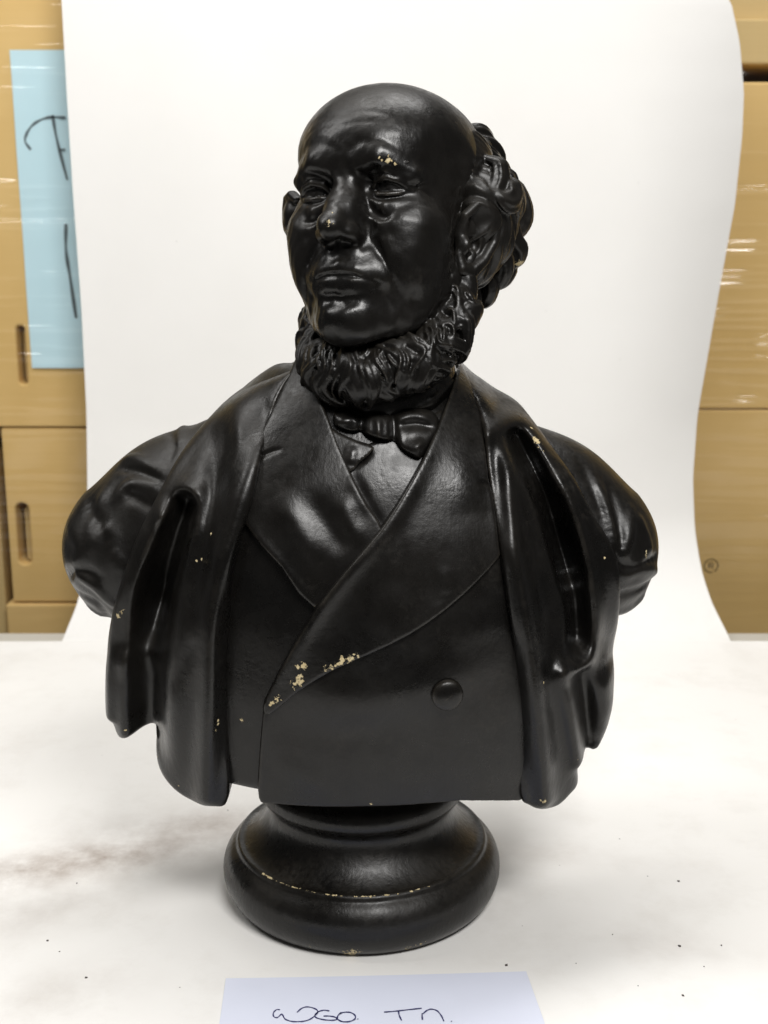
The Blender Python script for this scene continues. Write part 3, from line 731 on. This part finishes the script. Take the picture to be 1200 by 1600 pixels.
# neckcloth and its bow
def build_neckcloth():
    A = at; c = A(600, 625, -.08)
    v = Vol(c + np.array([-.085, -.05, -.05]), c + np.array([.08, .09, .045]), .0016)
    v.chain([A(500, 622, -.05), A(540, 626, -.083), A(600, 634, -.090), A(660, 622, -.078), A(690, 606, -.05)], [.014, .016, .017, .016, .014], k=.008)
    for pts, a, ww in (([A(640, 632, -.105), A(665, 622, -.098), A(690, 604, -.07)], -3, 2.5), ([A(620, 644, -.108), A(650, 640, -.100), A(684, 624, -.08)], 2, 3), ([A(520, 630, -.09), A(550, 640, -.103)], -2.5, 2.5)):
        v.stroke(pts, a * MM, ww * MM)
    V, F = v.mesh(); BUST.append(mesh_np('neckcloth', V, F, PAINT, bust))
build_neckcloth()
garment('bow_tie', [(521, 645), (545, 641), (566, 646), (590, 643), (612, 646), (640, 638), (668, 640), (684, 652), (686, 672), (672, 694), (657, 716), (634, 706), (612, 690), (590, 684), (566, 676), (540, 672), (522, 662)], 10.0,
        [([(588, 650), (590, 664), (592, 678)], 5, 12, [.8, 1, 1, .8]), ([(567, 644), (566, 660), (563, 678)], -6, 3.2, [1, 1, 1, 1]), ([(613, 643), (615, 668), (616, 700)], -6, 3.2, [1, 1, 1, 1]), ([(636, 672), (648, 690), (656, 706)], 3.5, 9),
         ([(620, 652), (648, 643), (678, 652)], 3.5, 5), ([(618, 664), (650, 662), (682, 668)], -3.5, 3), ([(626, 690), (645, 682), (668, 684)], -2, 3.5), ([(527, 654), (552, 657)], 3, 6), ([(530, 664), (558, 664)], -2, 2.6), ([(582, 650), (584, 678)], -2, 2.0), ([(600, 650), (598, 680)], -1.6, 2.2), ([(590, 645), (594, 684)], 1.2, 2.2), ([(648, 700), (660, 682)], 2, 2.6)],
        h=.0012, rnd_=.008, smooth_out=3, thick=.012, seed=9, wob=.0003, blur=.0015)

# socle
V, F = lathe([(.090, .20), (.092, .15), (.096, .140), (.104, .136), (.1085, .130), (.1095, .122), (.1075, .115), (.102, .1115), (.0975, .107), (.0970, .098), (.1005, .087), (.109, .0755), (.1195, .0668), (.1270, .0632), (.1292, .0640), (.1318, .0638), (.1336, .0615), (.1342, .0580), (.1372, .0563), (.1425, .0515), (.1475, .0430), (.1495, .0320), (.1480, .0200), (.1430, .0095), (.1365, .0030), (.1330, .0005)][::-1], 128)
socle = mesh_np('socle', V, F, PAINT, bust); BUST.append(socle)
m_ = socle.modifiers.new('sub', 'SUBSURF'); m_.levels = m_.render_levels = 1

# ------------------------------------------------------------------ paint chips: spots of bare plaster near chosen points
CHIPS = [(594, 252, 2), (600, 254, 2.4), (608, 256, 4), (616, 255, 2.6), (622, 259, 2), (514, 346, 5), (519, 342, 4), (518, 327, 2.5), (816, 418, 9), (840, 683, 6), (846, 688, 5), (843, 693, 4), (834, 664, 3), (852, 700, 2), (1013, 866, 4), (1016, 873, 3), (1001, 986, 3), (996, 990, 3), (1015, 945, 3),
         (556, 1029, 4), (550, 1033, 5), (543, 1037, 7), (536, 1040, 7), (529, 1042, 6), (521, 1045, 5), (513, 1048, 5), (506, 1052, 4), (471, 1046, 6), (465, 1049, 5), (472, 1062, 4), (464, 1067, 7), (457, 1073, 6), (430, 1097, 5), (424, 1102, 3), (420, 1108, 2.5), (343, 1140, 3), (346, 1128, 2.5), (345, 1134, 2.5), (375, 1130, 3), (310, 872, 2.5), (303, 880, 2), (325, 832, 2.5), (187, 960, 4), (182, 966, 4), (848, 1256, 4), (843, 1257, 3), (575, 1259, 3), (566, 1260, 2.5), (855, 1065, 2), (276, 1232, 2), (950, 870, 2), (906, 1190, 2), (200, 1146, 2), (240, 1185, 2)]
def add_chips():
    data = []
    for o in BUST:
        n = len(o.data.vertices); V = np.empty(n * 3, np.float32); o.data.vertices.foreach_get('co', V); V = V.reshape(-1, 3).astype(float)
        data.append([o, V, project(V), np.zeros(n, np.float32)])
    for px, py, r in CHIPS:
        best = None
        for d in data:
            q = np.hypot(d[2][:, 0] - px, d[2][:, 1] - py); m = q < 6
            if not m.any(): continue
            i = np.where(m)[0][np.argmin(d[2][m, 2])]
            if best is None or d[2][i, 2] < best[0]: best = (d[2][i, 2], d[1][i])
        if best is None: continue
        c = best[1]; rr = r * .00085
        for d in data:
            e = np.linalg.norm(d[1] - c, axis=1) / rr; d[3] = np.maximum(d[3], np.clip(.74 - .42 * e, 0, 1))
    rs = np.random.RandomState(3)
    for d in data:
        if d[0] is socle:                                   # wear along the ring of the socle and at its foot
            V = d[1]; a = np.degrees(np.arctan2(V[:, 0], -V[:, 1])); r = np.hypot(V[:, 0], V[:, 1])
            ring = np.exp(-((r - .1318) / .0010) ** 2) * (V[:, 2] > .055)
            n = .5 + .5 * np.sin(a * .9) * np.sin(a * .37 + 1)
            d[3] = np.maximum(d[3], ring * np.where((a > -50) & (a < 32), .30 + .42 * n, 0) * np.where(a < -36, 1.4, 1))
            foot = np.exp(-((V[:, 2] - .007) / .006) ** 2)
            d[3] = np.maximum(d[3], foot * (.85 * np.exp(-((a + 3) / 5) ** 2) + .55 * np.exp(-((a - 22) / 6) ** 2) + .5 * np.exp(-((a + 20) / 3) ** 2)))
        at_ = d[0].data.attributes.new('chip', 'FLOAT', 'POINT'); at_.data.foreach_set('value', d[3].astype(np.float32))
add_chips()

# ------------------------------------------------------------------ table, backdrop, boxes, note
def table_material():
    n = NT('white_table_paper'); c = n.obj()
    base = n.mix(n.noise(c, 5.0, 5), (.74, .73, .705), (.80, .79, .77))
    # grubby smears, with the bust's soft shadow painted in beside the socle
    def smear_and_shade(x, y, rx, ry, rot, amt):
        mp = n.n('ShaderNodeMapping', Vector=c, _vector_type='TEXTURE', Location=(x, y, 0), Rotation=(0, 0, rot), Scale=(rx, ry, 1)).outputs[0]
        s = n.n('ShaderNodeSeparateXYZ', Vector=mp)
        r2 = n.math('ADD', n.math('MULTIPLY', s.outputs[0], s.outputs[0]), n.math('MULTIPLY', s.outputs[1], s.outputs[1]))
        g = n.math('POWER', 2.718, n.math('MULTIPLY', r2, -1.0))
        return n.math('MULTIPLY', n.math('MULTIPLY', g, n.ramp(n.noise(c, 14, 6, .65), .27, .66)), amt, True)
    f = None
    for px, py, rx, ry, rot, amt in ((130, 1345, .20, .050, .35, .95), (300, 1290, .13, .04, .3, .75), (60, 1420, .10, .05, .5, .35), (60, 1560, .09, .05, .3, .30), (850, 1335, .07, .03, .0, .35), (1060, 1480, .1, .03, -.3, .22), (950, 1350, .12, .03, -.2, .15)):
        p = at_z(px, py, 0); q = smear_and_shade(p[0], p[1], rx, ry, rot, amt); f = q if f is None else n.math('MAXIMUM', f, q)
    base = n.mix(f, base, (.30, .25, .215))
    base = n.mix(n.math('MULTIPLY', n.math('MULTIPLY', n.ramp(n.noise(c, 9.0, 9, .72), .50, .78), n.ramp(n.n('ShaderNodeSeparateXYZ', Vector=c).outputs[2], .06, .0)), .24), base, (.46, .42, .37))
    sp = n.n('ShaderNodeTexVoronoi', Vector=c, Scale=26.0); 
    dots = n.math('MULTIPLY', n.math('LESS_THAN', sp.outputs['Distance'], .022), n.math('GREATER_THAN', n.noise(c, 7.0, 2), .55))
    base = n.mix(n.math('MULTIPLY', dots, .5), base, (.12, .10, .09))
    p = n.n('ShaderNodeBsdfPrincipled', Base__Color=base, Roughness=.6); p.inputs['Specular IOR Level'].default_value = .25
    n.l(n.n('ShaderNodeBump', Strength=.3, Distance=.0015, Height=n.noise(c, 18, 4)).outputs[0], p.inputs['Normal'])
    n.l(p.outputs[0], n.out.inputs[0]); return n.m
TABLE = table_material()
def box_mesh(lo, hi):
    x0, y0, z0 = lo; x1, y1, z1 = hi
    V = [(x0, y0, z0), (x1, y0, z0), (x1, y1, z0), (x0, y1, z0), (x0, y0, z1), (x1, y0, z1), (x1, y1, z1), (x0, y1, z1)]
    return np.array(V), [(3, 2, 1, 0), (4, 5, 6, 7), (0, 1, 5, 4), (1, 2, 6, 5), (2, 3, 7, 6), (3, 0, 4, 7)]
def box_obj(name, lo, hi, mat, parent=None, bev=.0):
    V, F = box_mesh(lo, hi); o = mesh_np(name, V, F, mat, parent, False)
    if bev:
        b = o.modifiers.new('bevel', 'BEVEL'); b.width = bev; b.segments = 3
    return o
grey_top = simple('grey_table_top', (.50, .48, .43), .5, .06, 12)
tt = empty('table', (0, 0, 0)); tag(tt, 'pale grey table whose back edge shows beside the white paper', 'table')
box_obj('table_top', (-1.2, -.75, -.036), (1.2, .865, -.0045), grey_top, tt, .002)
for sx in (-1, 1):
    for y in (-.65, .78): box_obj('leg', (sx * 1.08 - .03, y - .03, -.72), (sx * 1.08 + .03, y + .03, -.036), grey_top, tt)
def sheet(name, rows, fn, mat, parent=None, thick=None):
    """rows of points -> a sheet; with thick, a closed one"""
    nx, ny = len(rows[0]), len(rows); V = [p for r in rows for p in r]; F = []
    for j in range(ny - 1):
        for i in range(nx - 1):
            a = j * nx + i; F.append((a, a + 1, a + nx + 1, a + nx))
    o = mesh_np(name, V, F, mat, parent)
    if thick:
        m = o.modifiers.new('thickness', 'SOLIDIFY'); m.thickness = thick; m.offset = 1.0; m = o.modifiers.new('crisp_edge', 'EDGE_SPLIT'); m.split_angle = R(40)
    return o
# one big sheet: wide on the table, narrower where it sweeps up behind the bust
Y0, RAD = .735, .21
def sweep(s):                                             # length along the centre line from the table's front
    y = -.72 + s
    if y < Y0: return y, 0.0
    a = (y - Y0) / RAD; am = math.pi / 2 * .97
    if a < am: return Y0 + RAD * math.sin(a), RAD * (1 - math.cos(a))
    e = (a - am) * RAD
    return Y0 + RAD * math.sin(am) + e * math.cos(am), RAD * (1 - math.cos(am)) + e * math.sin(am)
SW = np.array([sweep(s) for s in np.linspace(1.3, 3.2, 1500)])
def on_sweep(px, py):                                     # (x, z) where a photo point meets the sheet
    d = ray(px, py); z = CAM[2] + d[2] * (SW[:, 0] - CAM[1]); i = int(np.argmin(np.abs(z - SW[:, 1]))); return CAM[0] + d[0] * (SW[i, 0] - CAM[1]), SW[i, 1]
LE = [on_sweep(*p) for p in ((98, 1000), (106, 980), (120, 945), (131, 900), (136, 820), (135, 740), (133, 640), (125, 480), (112, 300), (103, 150), (95, 0), (90, -150))]
RE = [on_sweep(*p) for p in ((1147, 1012), (1134, 985), (1112, 940), (1098, 895), (1088, 830), (1086, 750), (1095, 650), (1118, 520), (1140, 400), (1155, 320), (1167, 210), (1170, 140), (1163, 60), (1150, 0), (1125, -45), (1090, -80), (1060, -150))]
def build_sheet():
    rows = []; S = list(np.linspace(0, 1.30, 46)) + list(np.linspace(1.33, 1.505, 10)) + [1.508] + list(np.linspace(1.52, 2.95, 90)); nx = 60
    for s in S:
        y, z = sweep(s); flat = s <= 1.506
        xl, xr = (-1.1, 1.1) if flat else (np.interp(z, *zip(*sorted((b, a) for a, b in LE))), np.interp(z, *zip(*sorted((b, a) for a, b in RE))))
        r = []
        for i in range(nx):
            u = i / (nx - 1); x = xl + (xr - xl) * u
            zz = z + (.0005 * math.sin(x * 7 + y * 3) * math.sin(y * 6) if flat else 0); yy = y
            if not flat:
                k = min(1, z / .35); yy += k * (.010 * math.sin(u * 4.5 + .6) + .004 * math.sin(u * 11 + z * 3)) + k * .035 * max(0, (u - .82) / .18) ** 2
            r.append((x, yy, zz))
        rows.append(r)
    return sheet('paper_backdrop', rows, None, TABLE, None, .0006)
tag(build_sheet(), 'large grubby white paper sheet sweeping from the table up behind the bust', 'paper backdrop')

def card_material(name, a, b):
    n = NT(name); c = n.obj()
    st = n.noise(n.n('ShaderNodeMapping', Vector=c, Scale=(1.2, 1, 45)).outputs[0], 3.0, 4)
    base = n.mix(n.ramp(n.math('ADD', n.math('MULTIPLY', st, .14), n.math('MULTIPLY', n.noise(c, 3, 4), .86)), .30, .70), a, b)
    p = n.n('ShaderNodeBsdfPrincipled', Base__Color=base, Roughness=.7); p.inputs['Specular IOR Level'].default_value = .2
    n.l(p.outputs[0], n.out.inputs[0]); return n.m
CARD = card_material('brown_cardboard', (.64, .43, .165), (.74, .52, .235))
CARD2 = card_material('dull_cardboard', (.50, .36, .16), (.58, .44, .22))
def film_material():
    n = NT('clear_stretch_film'); c = n.obj()
    st = n.noise(n.n('ShaderNodeMapping', Vector=c, Scale=(1.6, 1, 38)).outputs[0], 2.4, 5, .6)
    b = n.n('ShaderNodeBump', Strength=.15, Distance=.002, Height=st)
    g = n.n('ShaderNodeBsdfGlossy', Color=(1, 1, 1, 1), Roughness=.10, Normal=b.outputs[0])
    t = n.n('ShaderNodeBsdfTransparent', Color=(.97, .97, .95, 1))
    fr = n.n('ShaderNodeFresnel', IOR=1.5, Normal=b.outputs[0])
    m = n.n('ShaderNodeMixShader', i0=n.math('MINIMUM', n.math('MULTIPLY', fr.outputs[0], .8), .11), i1=t.outputs[0], i2=g.outputs[0])
    n.l(m.outputs[0], n.out.inputs[0]); return n.m
FILM = film_material()

YB = 1.12                                                  # front of the box stacks
def zpix(py, Y=YB): return float(at(600, py, Y)[2])
def xpix(px, py, Y=YB): return float(at(px, py, Y)[0])
DARK = simple('dark_hole', (.05, .035, .02), .9)
def stadium(cx, cz, w_, h_, y0, y1, n=10):
    r = w_ / 2; pts = []
    for k in range(n + 1): a = math.pi * k / n; pts.append((cx + r * math.cos(a), cz + h_ / 2 - r + r * math.sin(a)))
    for k in range(n + 1): a = math.pi + math.pi * k / n; pts.append((cx + r * math.cos(a), cz - h_ / 2 + r + r * math.sin(a)))
    m = len(pts); V = [(x, y0, z) for x, z in pts] + [(x, y1, z) for x, z in pts]
    F = [tuple(range(m))[::-1], tuple(range(m, 2 * m))] + [(k, (k + 1) % m, m + (k + 1) % m, m + k) for k in range(m)]
    return np.array(V), F
def carton(label, lo, hi, mat, group, holes=()):
    """a closed carton: body with rounded edges, hand holes cut into it, a flap pushed in behind each"""
    c = ((lo[0] + hi[0]) / 2, lo[1], lo[2]); e = empty('cardboard_box', c); tag(e, label, 'box', group)
    lo = np.array(lo) - c; hi = np.array(hi) - c
    b = box_obj('carton_body', lo, hi, mat, e)
    for hx, hz, w_, h_ in holes:
        V, F = stadium(hx - c[0], hz - c[2], w_, h_, -.02, .16); cu = mesh_np('cutter', V, F, DARK, None, False); cu.location = c; cu.data.flip_normals()
        m = b.modifiers.new('hole', 'BOOLEAN'); m.object = cu; m.operation = 'DIFFERENCE'; m.solver = 'EXACT'
        bpy.context.view_layer.update()
        me = bpy.data.meshes.new_from_object(b.evaluated_get(bpy.context.evaluated_depsgraph_get())); b.modifiers.clear(); b.data = me
        bpy.data.objects.remove(cu)
        V, F = stadium(hx - c[0] + w_ * .20, hz - c[2] - h_ * .03, w_ * .5, h_ * .88, .022, .026); f_ = mesh_np('hole_flap', V, F, CARD2, e, False)  # flap in duller card: the shade inside the hole is put into its colour
    bv = b.modifiers.new('bevel', 'BEVEL'); bv.width = .004; bv.segments = 2; bv.limit_method = 'ANGLE'
    return e
x_l = xpix(8, 700)
gL, gR = 'boxes stacked at the left', 'boxes stacked at the right'
hole1 = (xpix(34, 555), zpix(555), .017, .112); hole2 = (xpix(36, 835), zpix(835), .026, .125)
seams = [zpix(p) for p in (1040, 943, 668, -260)]
carton('brown cardboard box under the blue sheet, top of the left stack', (x_l - .012, YB, seams[2] + .002), (-.08, YB + .4, seams[3]), CARD, gL, [hole1])
carton('brown cardboard box with an oval hand hole, middle of the left stack', (x_l - .006, YB + .003, seams[1] + .002), (-.09, YB + .4, seams[2] - .001), CARD, gL, [hole2])
carton('brown cardboard box at the foot of the left stack, only a strip showing', (x_l - .02, YB - .004, seams[0] - .3), (-.07, YB + .4, seams[1] - .001), CARD, gL)
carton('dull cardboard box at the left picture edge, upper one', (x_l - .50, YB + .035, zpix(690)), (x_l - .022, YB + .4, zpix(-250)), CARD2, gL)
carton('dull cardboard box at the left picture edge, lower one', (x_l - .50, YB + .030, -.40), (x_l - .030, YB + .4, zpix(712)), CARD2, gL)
r0 = xpix(1010, 800)
carton('brown cardboard box with a circled letter mark, bottom of the right stack', (r0, YB, zpix(1050) - .3), (r0 + .75, YB + .4, zpix(641)), CARD, gR)
carton('brown cardboard box above the circled letter mark in the right stack', (r0 - .01, YB + .002, zpix(639)), (r0 + .75, YB + .4, zpix(128)), CARD, gR)
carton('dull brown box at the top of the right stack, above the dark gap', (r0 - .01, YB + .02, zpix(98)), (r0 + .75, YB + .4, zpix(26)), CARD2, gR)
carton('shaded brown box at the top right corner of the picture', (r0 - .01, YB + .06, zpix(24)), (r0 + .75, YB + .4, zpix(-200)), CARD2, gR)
# blue sheet with marker strokes
BLUE = simple('blue_paper', (.57, .79, .90), .6, .05, 6); INK = simple('grey_marker', (.10, .13, .15), .6)
yb = YB - .004
q = [at(15, 78, yb), at(190, 78, yb), at(190, 575, yb), at(50, 575, yb)]
bs = empty('blue_paper_sheet', tuple(q[3])); tag(bs, 'light blue paper sheet with marker strokes on the upper left box', 'paper sheet')
def on(o, V): return np.asarray(V) - np.array(o.location)
rows = [[tuple(on(bs, [q[0] + (q[1] - q[0]) * u + ((q[3] - q[0]) * (1 - u) + (q[2] - q[1]) * u) * v + np.array([0, .0008 * math.sin(u * 9 + v * 14), 0])])[0]) for u in np.linspace(0, 1, 12)] for v in np.linspace(0, 1, 40)]
sheet('paper', [r[::-1] for r in rows], None, BLUE, bs, .0006)
def ribbon(pts, wid, nrm, name, mat, parent, n=6, th=.0003):
    P = smooth_line(pts, n); T = np.gradient(P, axis=0); T /= np.linalg.norm(T, axis=1)[:, None]; S_ = np.cross(T, nrm); S_ /= np.linalg.norm(S_, axis=1)[:, None]
    N_ = np.array(nrm); m = len(P); wv = wid * (1 + .25 * np.sin(np.arange(m) * .9))[:, None] / 2
    V = np.vstack([P - S_ * wv, P + S_ * wv, P - S_ * wv + N_ * th, P + S_ * wv + N_ * th]); F = []
    for i in range(m - 1):
        F += [(2 * m + i, 2 * m + i + 1, 3 * m + i + 1, 3 * m + i), (i, 2 * m + i, 2 * m + i + 1, i + 1)[::-1], (m + i, 3 * m + i, 3 * m + i + 1, m + i + 1), (i, i + 1, m + i + 1, m + i)]
    F += [(0, m, 3 * m, 2 * m), (m - 1, 3 * m - 1, 4 * m - 1, 2 * m - 1)]
    return mesh_np(name, on(parent, V), F, mat, parent, False)
for pts, wd in (([(48, 234), (39, 219), (47, 200), (62, 188), (81, 183), (102, 184)], .0042), ([(82, 180), (89, 219), (105, 281)], .0048), ([(93, 234), (102, 234)], .003), ([(103, 350), (103, 391), (109, 431), (119, 497)], .0055)):
    ribbon([at(px, py, yb - .0016) for px, py in pts], wd, (0, -1, 0), 'marker_stroke', INK, bs)
# circled letter printed on the right box
PRINT = simple('brown_print', (.13, .085, .03), .8)
mk = [o for o in bpy.data.objects if o.get('label', '').startswith('brown cardboard box with a circled')][0]
cm = at(1111, 884, YB - .0006); rm = .0135
ribbon([cm + np.array([rm * math.cos(a), 0, rm * math.sin(a)]) for a in np.linspace(-1.0, 5.0, 28)], .0022, (0, -1, 0), 'printed_ring', PRINT, mk, 2)
k_ = .0011
for st in ([(-4, -6), (-4, 5)], [(-4, 5), (1, 5.3), (4, 3), (1.5, .2), (-4, 0)], [(0, 0), (4.5, -6)]):
    ribbon([cm + np.array([x * k_, 0, z * k_]) for x, z in st], .0018, (0, -1, 0), 'printed_letter', PRINT, mk, 4)

# stretch film over both stacks
def film(name, label, x0, x1, z0, z1, seed):
    rs = np.random.RandomState(seed); nx, nz = 60, 420; zz = np.linspace(z0, z1, nz)
    lines = [(rs.uniform(z0, z1), rs.uniform(.0015, .004), rs.uniform(.001, .0045), rs.uniform(0, 6), rs.uniform(.4, 1.0), rs.uniform(0, 1)) for _ in range(110)]
    e = (x0, YB - .012, z0); rows = []
    for z in zz:
        r = []
        for i in range(nx):
            x = x0 + (x1 - x0) * i / (nx - 1); d = 0
            for zc, wd, am, ph, ln, cx in lines:
                d += am * math.exp(-((z - zc - .004 * math.sin(x * 9 + ph)) / wd) ** 2) * max(0, 1 - abs(i / (nx - 1) - cx) / ln)
            r.append((x - e[0], -d + .006 * math.sin(x * 15 + z * 4 + seed) + .0015 * math.sin(x * 40 - z * 17), z - e[2]))
        rows.append(r)
    o = sheet(name, rows, None, FILM); o.location = e; tag(o, label, 'stretch film', 'clear film round the box stacks'); return o
film('stretch_film', 'clear wrinkled stretch film round the left stack of boxes', x_l - .30, -.10, -.2, 1.35, 5)
film('stretch_film', 'clear wrinkled stretch film round the right stack of boxes', r0 - .02, r0 + .60, -.2, zpix(110), 9)

# note card with handwriting
CARDW = simple('white_note_paper', (.64, .67, .78), .55, .03, 20); PEN = simple('dark_blue_ink', (.035, .035, .12), .4)
c4 = [at_z(353, 1531, .001), at_z(822, 1520, .001)]
dl = at_z(343, 1600, .001) - c4[0]; dr = at_z(851, 1600, .001) - c4[1]
c4 += [c4[1] + dr * 1.9, c4[0] + dl * 1.9]
nt = empty('note_card', tuple((c4[0] + c4[2]) / 2)); tag(nt, 'white paper note with blue handwriting in front of the socle', 'note')
rows = [[tuple(on(nt, [(c4[0] * (1 - u) + c4[1] * u) * (1 - v) + (c4[3] * (1 - u) + c4[2] * u) * v + np.array([0, 0, .0008 * (2 * u - 1) ** 2 + .0006 * (1 - v) ** 2])])[0]) for u in np.linspace(0, 1, 24)] for v in np.linspace(0, 1, 16)]
sheet('paper', [r[::-1] for r in rows], None, CARDW, nt, .0003)
def pen(pts):
    P = [at_z(400 + x * .2833, 1550 + y * .284, .0022) for x, y in pts]; ribbon(P, .0011, (0, 0, 1), 'handwriting', PEN, nt, 6, .0002)
for st in ([(132, 97), (112, 98), (96, 115), (98, 135), (118, 140), (140, 122), (148, 128), (160, 148), (190, 160), (230, 163), (275, 158), (310, 142), (340, 112), (330, 94), (290, 82), (255, 88), (226, 112)],
           [(405, 104), (375, 100), (345, 108), (325, 128), (335, 142), (375, 152), (420, 155), (446, 150), (436, 138), (405, 132), (372, 132)],
           [(470, 112), (452, 130), (450, 148), (475, 162), (515, 162), (545, 148), (546, 128), (520, 112), (480, 112), (460, 122)],
           [(560, 147), (563, 149)], [(707, 110), (760, 106), (830, 98), (914, 89)], [(786, 104), (790, 128), (803, 156)],
           [(918, 152), (916, 122), (922, 118), (945, 100), (970, 94), (1000, 104), (1022, 130), (1036, 160)], [(1076, 160), (1080, 162)]):
    pen(st)
# crumbs of grit lying on the paper
GRIT = simple('dark_grit', (.06, .05, .045), .9); gp = []
for px, py, r in ((135, 1528, 1.3), (74, 1470, 1.2), (93, 1487, .7), (281, 1543, .7), (1060, 1377, 1.3), (1062, 1478, 1.4), (1067, 1555, 1.2), (791, 1508, 1.5), (1127, 1477, .8), (957, 1460, .6), (968, 1311, .8), (1012, 1369, .6), (997, 1540, .5), (1100, 1510, .6), (900, 1505, .6), (120, 1380, .7), (356, 1266, .8)):
    p = at_z(px, py, .0008); V, F = box_mesh((-1, -1, -1), (1, 1, 1)); rs = np.random.RandomState(int(px)); gp.append((V * (.6 + .5 * rs.rand(8, 1)) * r * .0009 * np.array([1.1, .9, .6]) + p, F))
V, F = join(gp); tag(mesh_np('grit', V, F, GRIT, None, False), 'dark crumbs of grit scattered on the white paper', 'grit', kind='stuff')
